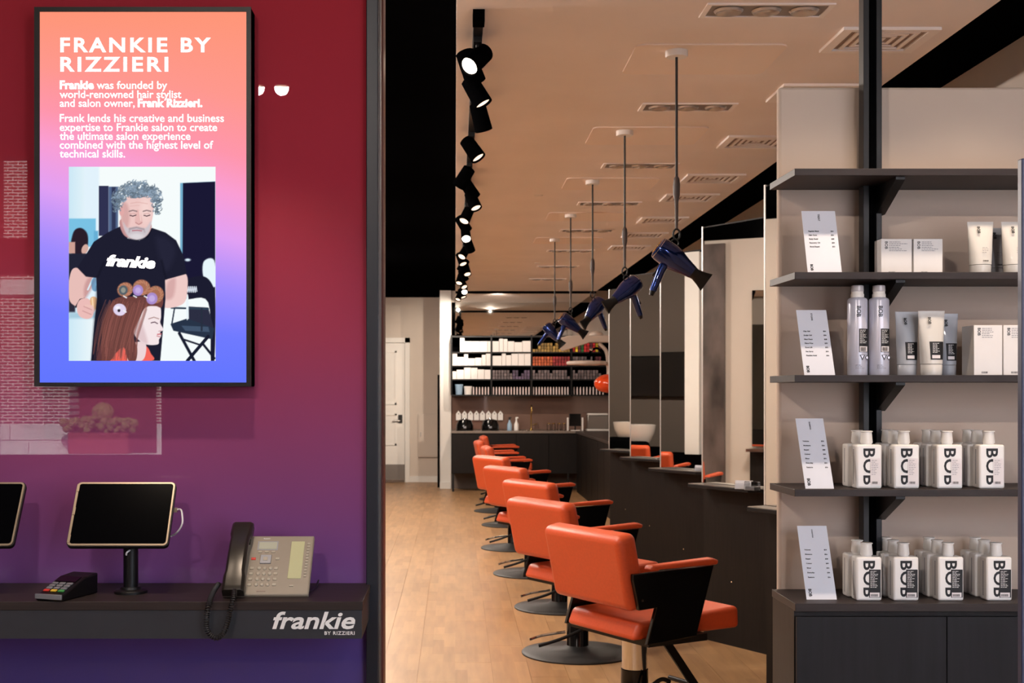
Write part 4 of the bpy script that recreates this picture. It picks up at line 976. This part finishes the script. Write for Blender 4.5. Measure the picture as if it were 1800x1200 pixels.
for i, y in enumerate((5.14, 6.05, 7.23, 8.47, 9.3, 10.5, 11.5, 12.5)):
    lab = 'square white air vent in the ceiling near the black edge, %s in line' % ['nearest', 'second', 'third', 'fourth', 'fifth', 'sixth', 'seventh', 'farthest'][i]
    if i == 0:
        v0 = thing('ceiling_vent', lab, 'vent', (1.70, y, 2.92), 0, 'square vents along the ceiling')
        a = MB()
        for q in ((-.19, .19, -.17, -.14), (-.19, .19, .14, .17), (-.19, -.15, -.14, .14), (.15, .19, -.14, .14)): a.box(q[0], q[1], q[2], q[3], -.012, 0)
        a.build('frame', M['vent'], v0); MB().box(-.15, .15, -.14, .14, -.002, 0).build('backing', M['slot'], v0)
        for k in range(4):
            s_ = .125-.034*k; a = MB()
            for q in ((-s_, s_, -s_, -s_+.016), (-s_, s_, s_-.016, s_), (-s_, -s_+.016, -s_+.016, s_-.016), (s_-.016, s_, -s_+.016, s_-.016)): a.box(q[0], q[1], q[2], q[3], -.010+.002*k, -.003)
            a.build('louvre', M['vent'], v0)
    else: dup(v0, (1.70, y, 2.92), 0, lab)
a0_ = None
for i, y in enumerate((5.45, 7.07, 8.69, 10.31, 11.93)):
    lab = 'flat rounded ceiling access plate around the cord of the %s dryer' % ['nearest', 'second', 'third', 'fourth', 'fifth'][i]
    if i == 0:
        a0_ = MB(); pts = []
        for cx, cy, a1 in ((.27, .2, 0), (-.27, .2, 90), (-.27, -.2, 180), (.27, -.2, 270)):
            for q in range(6): an = math.radians(a1+18*q); pts.append((cx+.04*math.cos(an), cy+.04*math.sin(an)))
        a0_.prism(pts, -.006, 0); a0_ = tag(a0_.build('ceiling_plate', mat('plate_paint', (240, 224, 210), .6), loc=(1.05, y, 2.92)), lab, 'access plate', 'ceiling plates around the dryer cords')
    else: o = a0_.copy(); COL.objects.link(o); o.location = (1.05, y, 2.92); o['label'] = lab
for y, x in ((9.2, .6), (14.0, .9)):
    tag(MB().lathe([(.03, -.006), (.035, 0)], 16).build('sprinkler_cover', M['white'], loc=(x, y, 2.92)), 'small round white sprinkler cover in the ceiling, %s one' % ('nearer' if y < 10 else 'farther'), 'sprinkler')

# track with spotlights
tr = thing('light_track', 'long black lighting track running down the ceiling edge', 'light track', (.088, 4.8, 2.92))
MB().box(-.018, .018, 0, 12.6, -.035, 0).build('rail', M['blackmetal'], tr); MB().box(-.022, .022, -.06, .02, -.045, 0).build('end_feed', M['black'], tr)
for y in (.22, .38, 1.35, 2.5): MB().box(-.012, .012, y, y+.05, -.0365, -.0352).build('sticker', M['labelw'], tr)
HD = [(5.02, (-.5, -.62, -.6), 2), (5.12, (.35, .5, -.8), 0), (5.55, (.48, -.12, -.85), 1), (6.05, (.25, .35, -.9), 0), (6.85, (.52, -.22, -.8), 1), (7.75, (-.5, .35, -.75), 0), (8.2, (.5, .4, -.7), 0), (8.7, (.35, -.35, -.85), 1), (9.4, (-.35, -.45, -.8), 1), (9.9, (.5, .4, -.7), 0),
      (10.6, (.05, -.7, -.6), 2), (11.3, (.3, .5, -.8), 0), (11.9, (-.4, -.5, -.75), 1), (12.5, (.3, -.4, -.8), 1), (13.1, (-.5, .4, -.8), 0), (13.6, (.2, -.5, -.8), 1), (14.2, (.4, .3, -.8), 0), (14.7, (-.2, -.5, -.8), 1), (15.3, (.3, -.5, -.7), 1), (16.2, (.0, -.75, -.6), 2), (16.8, (.3, -.3, -.8), 1), (17.25, (-.3, -.4, -.8), 1)]
rl = random.Random(2)
ORD = ['first', 'second', 'third', 'fourth', 'fifth', 'sixth', 'seventh', 'eighth', 'ninth', 'tenth', 'eleventh', 'twelfth', 'thirteenth', 'fourteenth', 'fifteenth', 'sixteenth', 'seventeenth', 'eighteenth', 'nineteenth', 'twentieth', 'twenty-first', 'twenty-second']
for i, (y, d, st_) in enumerate(HD):
    d = Vector(d).normalized(); x = .088+(.03 if i % 2 else .0)*(-1 if i % 4 == 1 else 1)
    c = thing('track_spotlight', 'black cylinder spotlight on the ceiling track, %s from the camera end%s' % (ORD[i], ', glaring towards the camera' if st_ == 2 else ''), 'spotlight', (.088, y, 2.884), 0, 'spotlights along the ceiling track')
    MB().box(-.016, .016, -.05, .05, -.022, 0).build('adapter', M['blackmetal'], c)
    MB().rod((0, 0, -.02), (x-.088, 0, -.06), .008).build('stem', M['blackmetal'], c)
    ctr = Vector((x-.088, 0, -.075)); Q = Matrix.Translation(ctr) @ d.to_track_quat('Z', 'Y').to_matrix().to_4x4()
    MB().lathe([(.03, -.06), (.038, -.055), (.042, .06), (.042, .072), (.037, .072), (.034, .055)], 24, T=Q).build('housing', M['black'], c)
    MB().lathe([(.034, .056), (.034, .062)], 24, T=Q).build('lens', M['bulb'] if st_ == 2 else (M['bulbdim'] if st_ == 1 else M['reflector']), c)
    if st_:
        wp = Vector((.088, y, 2.884))+ctr+d*.085
        lamp('SPOT', 'track_lamp', wp, wp+d, 30 if st_ == 2 else 34, WARM, .03, 62, .5)

# =================================================================== BACK: counters, shelving, props
bc = thing('back_counter', 'dark wooden back counter with grey top on thin black legs', 'counter', (0, 19.4, 0))
MB().box(-.06, 2.5, -.01, .66, .885, .92).build('counter_top', M['counter_top'], bc, bevel=.003)
MB().box(-.055, 2.5, .01, .65, .275, .884).build('cabinet_body', M['wood'], bc)
for x in (-.05, .44, .93): MB().box(x+.005, x+.485, -.004, .009, .28, .865).build('door', M['wood'], bc, bevel=.002)
for x in (-.045, .9, 1.7): MB().box(x, x+.03, .02, .05, 0, .275).build('leg', M['blackmetal'], bc)
MB().box(-.05, 2.5, .62, .65, 0, .274).build('back_panel', M['greygap'], bc)
MB().rod((.36, -.015, .33), (.42, -.015, .33), .006).build('handle', M['brushed'], bc)
rc = thing('side_counter', 'dark wooden counter running along the right wall towards the back', 'counter', (1.82, 13.6, 0))
MB().box(0, .66, 0, 5.77, .885, .92).build('counter_top', mat('dark_top', (60, 50, 46), .35), rc, bevel=.003); MB().box(.02, .66, .02, 5.77, 0, .884).build('cabinet_body', M['wood'], rc)
for k in range(8): MB().box(.012, .019, .03+k*.71, .03+k*.71+.69, .08, .87).build('door', M['wood'], rc)
sx = [-.058, .56, 1.18, 1.797, 2.44]; szz = [2.375, 2.13, 1.92, 1.71, 1.47]
su = thing('back_shelving', 'dark open wall shelving with four bays over the back counter', 'shelving', (0, 20.06, 0))
for x in sx: MB().box(x-.012, x+.012, -.3, -.002, 1.465, 2.39).build('divider', M['blackmetal'], su)
for z in szz:
    for k in range(4): MB().box(sx[k]+.0125, sx[k+1]-.0125, -.3, -.002, z-.02, z).build('shelf', M['blackmetal'], su)
MB().box(-.058, 2.44, -.002, 0, 1.47, 2.37).build('back_board', M['black'], su)
SH = [z for z in szz[1:]]
Yq = 19.78
cart = {}
def wbox(x0, w, h, z, lab, grp, m=None, nm='storage_box', cat='box'):
    key = (round(w, 3), round(h, 3), m.name if m else '')
    if key not in cart: cart[key] = MB().box(-w/2, w/2, 0, .2, 0, h).mesh(nm, m or M['carton'], 0)
    o = link(nm, cart[key], None, 0, 2, (x0+w/2, Yq, z)); tag(o, lab, cat, grp); return o
bay = ['first', 'second', 'third', 'fourth']; row = ['top', 'second', 'third']
LAY = {(0, 0): [(.115, .07, .215), (.19, .11, .165), (.305, .11, .165), (.42, .12, .165), (.545, .05, .165)], (0, 1): [(.0, .07, .195), (.075, .1, .13), (.18, .06, .175), (.245, .1, .11), (.35, .1, .12), (.455, .06, .165), (.52, .07, .185)],
       (0, 2): [(.0, .06, .12), (.065, .11, .145), (.18, .1, .18), (.285, .1, .175), (.39, .1, .15), (.495, .1, .145)], (1, 0): [(.0, .1, .165), (.105, .06, .205), (.17, .06, .2), (.235, .1, .165), (.34, .12, .15), (.465, .13, .17)],
       (1, 1): [(.0, .14, .15), (.145, .06, .19), (.21, .08, .16), (.295, .1, .185), (.4, .09, .19), (.495, .1, .19)]}
for (b_, r_), L_ in LAY.items():
    for k, (x, w, h) in enumerate(L_):
        wbox(sx[b_]+.018+x, min(w, sx[b_+1]-.014-(sx[b_]+.018+x)), h, SH[r_], 'white storage box, %s bay, %s row of back shelving, %s from left' % (bay[b_], row[r_], ORD[k]), 'white storage boxes on the back shelving')
cm = {n_2: mat('tint_'+n_2, c, .5) for n_2, c in dict(olive=(150, 120, 60), gold=(176, 140, 70), orange=(190, 90, 50), red=(150, 45, 50), wine=(96, 40, 54), grey=(110, 98, 100), violet=(92, 76, 100), yellow=(226, 196, 50), green=(50, 120, 60), brightred=(196, 40, 44)).items()}
CELL = {(1, 2): ['grey', 'grey', 'violet', 'violet'], (2, 0): ['olive', 'gold'], (2, 1): ['orange', 'orange', 'red', 'red'], (2, 2): ['grey'], (3, 0): ['brightred', 'yellow', 'wine', 'green', 'brightred', 'brightred', 'wine'], (3, 1): ['grey', 'wine'], (3, 2): ['grey']}
rg = random.Random(5)
for (b_, r_), cols in CELL.items():
    for cI in range(13):
        nst = 3 if rg.random() > .12 else rg.choice([1, 2])
        cn = cols[min(len(cols)-1, cI*len(cols)//13)] if b_ != 3 or r_ else cols[cI % len(cols)]
        if b_ == 3 and cI > 9: continue
        for k in range(nst):
            o = wbox(sx[b_]+.018+cI*.0448, .036, .042, SH[r_]+k*.0475, 'small %s colour box, %s bay, %s row, %s column, %s in stack' % (cn, bay[b_], row[r_], ORD[cI], ['lowest', 'second', 'third'][k]), 'small %s colour boxes, %s bay %s row' % (cn, bay[b_], row[r_]), cm[cn], 'colour_box')
pb_ = MB(); pb_.lathe([(.011, 0), (.0115, .09), (.009, .10), (.009, .118)], 10); pbm = pb_.mesh('developer_bottle', M['pinkish'], 40)
for m__ in cm.values():
    nt = m__.node_tree; oi = nt.nodes.new('ShaderNodeObjectInfo'); r_0 = nt.nodes.new('ShaderNodeMapRange'); r_0.inputs['To Min'].default_value = .55; r_0.inputs['To Max'].default_value = 1.35
    sc_ = nt.nodes.new('ShaderNodeVectorMath'); sc_.operation = 'SCALE'; sc_.inputs[0].default_value = nt.nodes['Principled BSDF'].inputs['Base Color'].default_value[:3]
    nt.links.new(oi.outputs['Random'], r_0.inputs['Value']); nt.links.new(r_0.outputs[0], sc_.inputs['Scale']); nt.links.new(sc_.outputs[0], nt.nodes['Principled BSDF'].inputs['Base Color'])
for b_, xs_ in ((0, [.33+.046*k for k in range(6)]), (1, [.02+.046*k for k in range(13)]), (2, [.02+.0445*k for k in range(13)]), (3, [.03+.05*k for k in range(10)])):
    for kx, x in enumerate(xs_):
        if sx[b_]+.014+x > 2.4: continue
        tag(link('slim_bottle', pbm, None, 0, 2, (sx[b_]+.014+x, 19.82, szz[4])), 'slim pale pink bottle, bottom row, %s bay, %s from the left' % (bay[b_], ORD[kx]), 'bottle', 'slim pale bottles on the bottom row, %s bay' % bay[b_])
b1 = thing('storage_tub', 'blue-grey tub with lid at the left end of the bottom row', 'tub', (.06, 19.84, 1.47)); MB().lathe([(.05, 0), (.06, .14)], 24).build('tub', M['lightblue'], b1); MB().lathe([(.064, .14), (.064, .16)], 24).build('lid', M['lightblue'], b1)
b1 = thing('storage_tub', 'white tub with lid beside the blue-grey tub', 'tub', (.2, 19.84, 1.47)); MB().lathe([(.055, 0), (.062, .11)], 24).build('tub', M['plasticw'], b1); MB().lathe([(.066, .11), (.066, .13)], 24).build('lid', M['plasticw'], b1)
# counter props
Z = .92
k0 = None
for cx, lab in ((817, 'left'), (862, 'right')):
    p = W(cx, 755, 19.55); k_ = thing('tint_bowl_stack', 'glossy black rounded machine on the back counter, %s one of the two' % lab, 'appliance', (p.x, 19.6, Z), 0, 'black machines on the back counter')
    MB().lathe([(.13, 0), (.135, .03), (.13, .09), (.10, .16), (.05, .175)], 28).build('body', M['blackgloss'], k_); MB().lathe([(.03, .174), (.028, .19)], 16).build('knob', M['chrome'], k_); MB().box(-.02, .02, -.14, -.125, .04, .07).build('switch', M['silver'], k_)
for k in range(8):
    px = 806+k*10.6; p = W(px, 734, 19.9)
    c = thing('hanging_bag', 'small white tag bag on the backsplash, %s from the left' % ORD[k], 'bag', (p.x, 20.05, 1.07), 0, 'white bags hanging on the backsplash')
    MB().prism([(-.04, 0), (.04, 0), (.04, .1), (.0, .15), (-.04, .1)], 0, .02, T=RX).build('pouch', M['plasticw'], c, bevel=.002); MB().rod((0, -.0205, .1), (0, -.022, .1), .008).build('eyelet', M['black'], c)
for px, m_, lab in ((896, 'lightblue', 'blue and white bottle standing on the back counter'), (908, 'clear', 'clear spray bottle standing on the back counter')):
    p = W(px, 755, 19.7); c = thing('counter_bottle', lab, 'bottle', (p.x, 19.75, Z))
    MB().lathe([(.036, 0), (.038, .01), (.036, .09), (.015, .14), (.013, .16)], 20).build('body', M[m_] if m_ != 'clear' else M['plasticw'], c); MB().lathe([(.014, .16), (.014, .19)], 12).build('cap', M['cord'] if m_ == 'lightblue' else M['plasticw'], c)
    MB().box(-.012, .03, -.006, .006, .185, .205).build('nozzle', M['plasticw'] if m_ == 'clear' else M['cord'], c)
p = W(934, 755, 19.8); f_ = thing('gooseneck_faucet', 'tall brass gooseneck faucet at the back counter', 'faucet', (p.x, 19.85, Z))
MB().lathe([(.025, 0), (.022, .03), (.014, .035)], 16).build('base', M['gold'], f_); MB().tube(spline([(0, 0, .03), (0, 0, .2), (0, -.02, .33), (0, -.08, .385), (0, -.14, .35), (0, -.15, .28)]), .011, 10).build('spout', M['gold'], f_); MB().rod((.02, 0, .08), (.09, 0, .095), .007).build('handle', M['gold'], f_)
for k, px in enumerate((965, 973, 982, 990)):
    p = W(px, 755, 19.6+.05*k); c = thing('glass_jar', 'small glass jar in the cluster on the back counter, %s from the left' % ORD[k], 'jar', (p.x, 19.62+.04*(k % 2), Z), 0, 'glass jars on the back counter')
    MB().lathe([(.026, 0), (.03, .01), (.03, .09), (.024, .10)], 16).build('glass', M['clear'], c); MB().lathe([(.026, .1), (.026, .115)], 16).build('lid', M['gold'], c)
p = W(1012, 755, 19.5); c = thing('counter_display', 'black tablet display with white stand on the back counter', 'screen', (p.x, 19.58, Z))
MB().box(-.09, .09, -.01, .01, .07, .26, T=Matrix.Rotation(math.radians(-8), 4, 'X')).build('screen', M['blackgloss'], c, bevel=.006); MB().box(-.012, .012, .0, .02, 0, .08).build('stem', M['blackmetal'], c); MB().box(-.07, .07, -.05, .05, 0, .01).build('foot', M['plasticw'], c); MB().box(-.125, -.1, -.01, .05, 0, .2).build('side_holder', M['plasticw'], c, bevel=.004); MB().box(.1, .125, -.01, .05, 0, .2).build('side_holder', M['plasticw'], c, bevel=.004)
p = W(1052, 757, 19.5); c = thing('towel_warmer', 'brushed steel towel warmer with white lid at the right end of counter', 'appliance', (p.x, 19.68, Z))
MB().box(-.16, .16, -.13, .13, .025, .235).build('body', M['steel'], c, bevel=.01); MB().box(-.15, .15, -.14, .12, .236, .265).build('lid', M['plasticw'], c, bevel=.008); MB().box(-.17, .17, -.15, .13, 0, .024).build('base', M['plasticw'], c, bevel=.006)

# colour processor on its arm + orange dome, at the far end of the mirrors
cp_ = thing('colour_processor', 'cream wall arm with a ring lamp under it, in front of back shelving', 'hair processor', W(1090, 600, 14.8).to_tuple()[0:1]+(14.8, 2.06))
ox = cp_.location.x
def L3(px, py, Y=14.8): p = W(px, py, Y); return Vector((p.x-ox, Y-14.8, p.z-2.06))
a = MB(); pr_ = [(983, 594), (1000, 590), (1130, 589), (1130, 602), (1036, 602), (990, 617), (984, 612)]
a.prism([(L3(*q).x, L3(*q).z) for q in pr_], -.09, .09, T=RX); a.build('arm', M['arm'], cp_, bevel=.012, seg=3)
MB().box(.2, .95, -.04, .04, -.09, .08).build('wall_bracket', M['arm'], cp_)
MB().ball(L3(1048, 588), .07, 20, 10, sc=(1.2, 1, .55)).build('joint_cover', M['arm'], cp_)
MB().tube(spline([L3(1053, 602), L3(1056, 606), L3(1066, 618), L3(1069, 640), L3(1070, 664)]), .022, 10).build('curved_tube', M['arm'], cp_)
cc = L3(1031, 638); rp = [(cc.x+.21*math.cos(t), cc.y+.21*math.sin(t), cc.z) for t in [i*2*PI/32 for i in range(33)]]
MB().tube(rp, .024, 10).build('ring', M['arm'], cp_); MB().rod(L3(1060, 637), L3(1069, 640), .02).build('ring_arm', M['arm'], cp_)
MB().tube(spline([L3(1036, 632), L3(1038, 618), L3(1050, 612), L3(1062, 624)]), .014, 8).build('wire_guard', M['black'], cp_)
MB().ball(L3(1039, 614), .022, 12, 8).build('bulb', M['chrome'], cp_)
MB().ball(L3(1070, 674), .17, 28, 16, sc=(1.0, 1.0, .66)).build('orange_dome', M['orangeplastic'], cp_)

# =================================================================== LEFT SIDE seen only in the mirrors
lm = thing('left_mirror', 'tall mirror and ledge on the left wall, seen only in the mirrors', 'mirror', (-3.93, 8.8, 0), math.radians(-3))
MB().box(0, .02, -.33, .33, .95, 2.55, T=Matrix.Rotation(0, 4, 'Z')).build('glass', M['mirror'], lm); MB().box(0, .2, -.35, .35, .9, .93).build('ledge', M['brushed'], lm); MB().box(0, .03, -.35, .35, 0, .899).build('lower_panel', M['wood'], lm)
tag(MB().box(-3.93, -3.88, 9.42, 9.68, 0, 3.05).build('marbled_strip', M['marble']), 'grey marbled upright strip beside the left wall mirror, seen only mirrored', 'panel')
struct(MB().box(-4.0, -3.94, 7.0, 9.65, 0, 3.09).build('wall_left_facing', M['pale']))
struct(MB().box(-3.75, -3.55, 10.85, 11.02, 0, 3.1).build('wall_pillar', M['white']))
tag(MB().box(-3.99, -3.93, 11.1, 14.2, 1.45, 1.98).build('dark_screen_panel', M['blackgloss'], bevel=.01), 'long black panel high on the left wall, seen only in the mirrors', 'panel')
struct(MB().box(-4.0, -3.5, 10.2, 16.0, 0, .8).build('trim_7', M['black']))
wb0 = None
for k, y in enumerate((11.6, 12.9, 14.2)):
    lab = 'white shampoo basin on a black lounger, %s one, seen only in the mirrors' % ['nearest', 'middle', 'farthest'][k]
    if k == 0:
        wb0 = thing('wash_basin', lab, 'basin', (-3.28, y, 0), 0, 'shampoo basins along the left wall')
        MB().lathe([(.12, .78), (.2, .86), (.26, 1.0), (.28, 1.1), (.25, 1.09), (.18, .92), (.05, .88)], 28).build('bowl', M['greyceram'], wb0)
        MB().box(-.2, .2, -.2, .2, 0, .78).build('pedestal', M['black'], wb0, bevel=.03); MB().box(.1, .45, -.28, .28, .3, .5).build('lounger_seat', M['black'], wb0, bevel=.05); MB().box(.12, .3, -.28, .28, .5, .9).build('lounger_back', M['black'], wb0, bevel=.05); MB().box(.2, .42, -.22, .22, 0, .3).build('lounger_base', M['blackmetal'], wb0)
    else: dup(wb0, (-3.28, y, 0), 0, lab)

for k, y in enumerate((4.9, 8.2, 11.5, 14.8)):  # only the second is a mirrored lamp, the others are added fill
    g = thing('globe_fill_lamp', 'glowing globe lamp over the left aisle, all but second added fill, %s one' % ORD[k], 'lamp', (-1.75, y, 3.1), 0, 'globe and added fill lamps over the left aisle')
    MB().rod((0, 0, 0), (0, 0, -.24), .006).build('stem', M['blackmetal'], g); MB().lathe([(.04, -.02), (.04, 0)], 20).build('ceiling_cap', M['blackmetal'], g)
    MB().lathe([(.05, -.26), (.06, -.235), (.03, -.22)], 20).build('socket', M['chrome'], g)
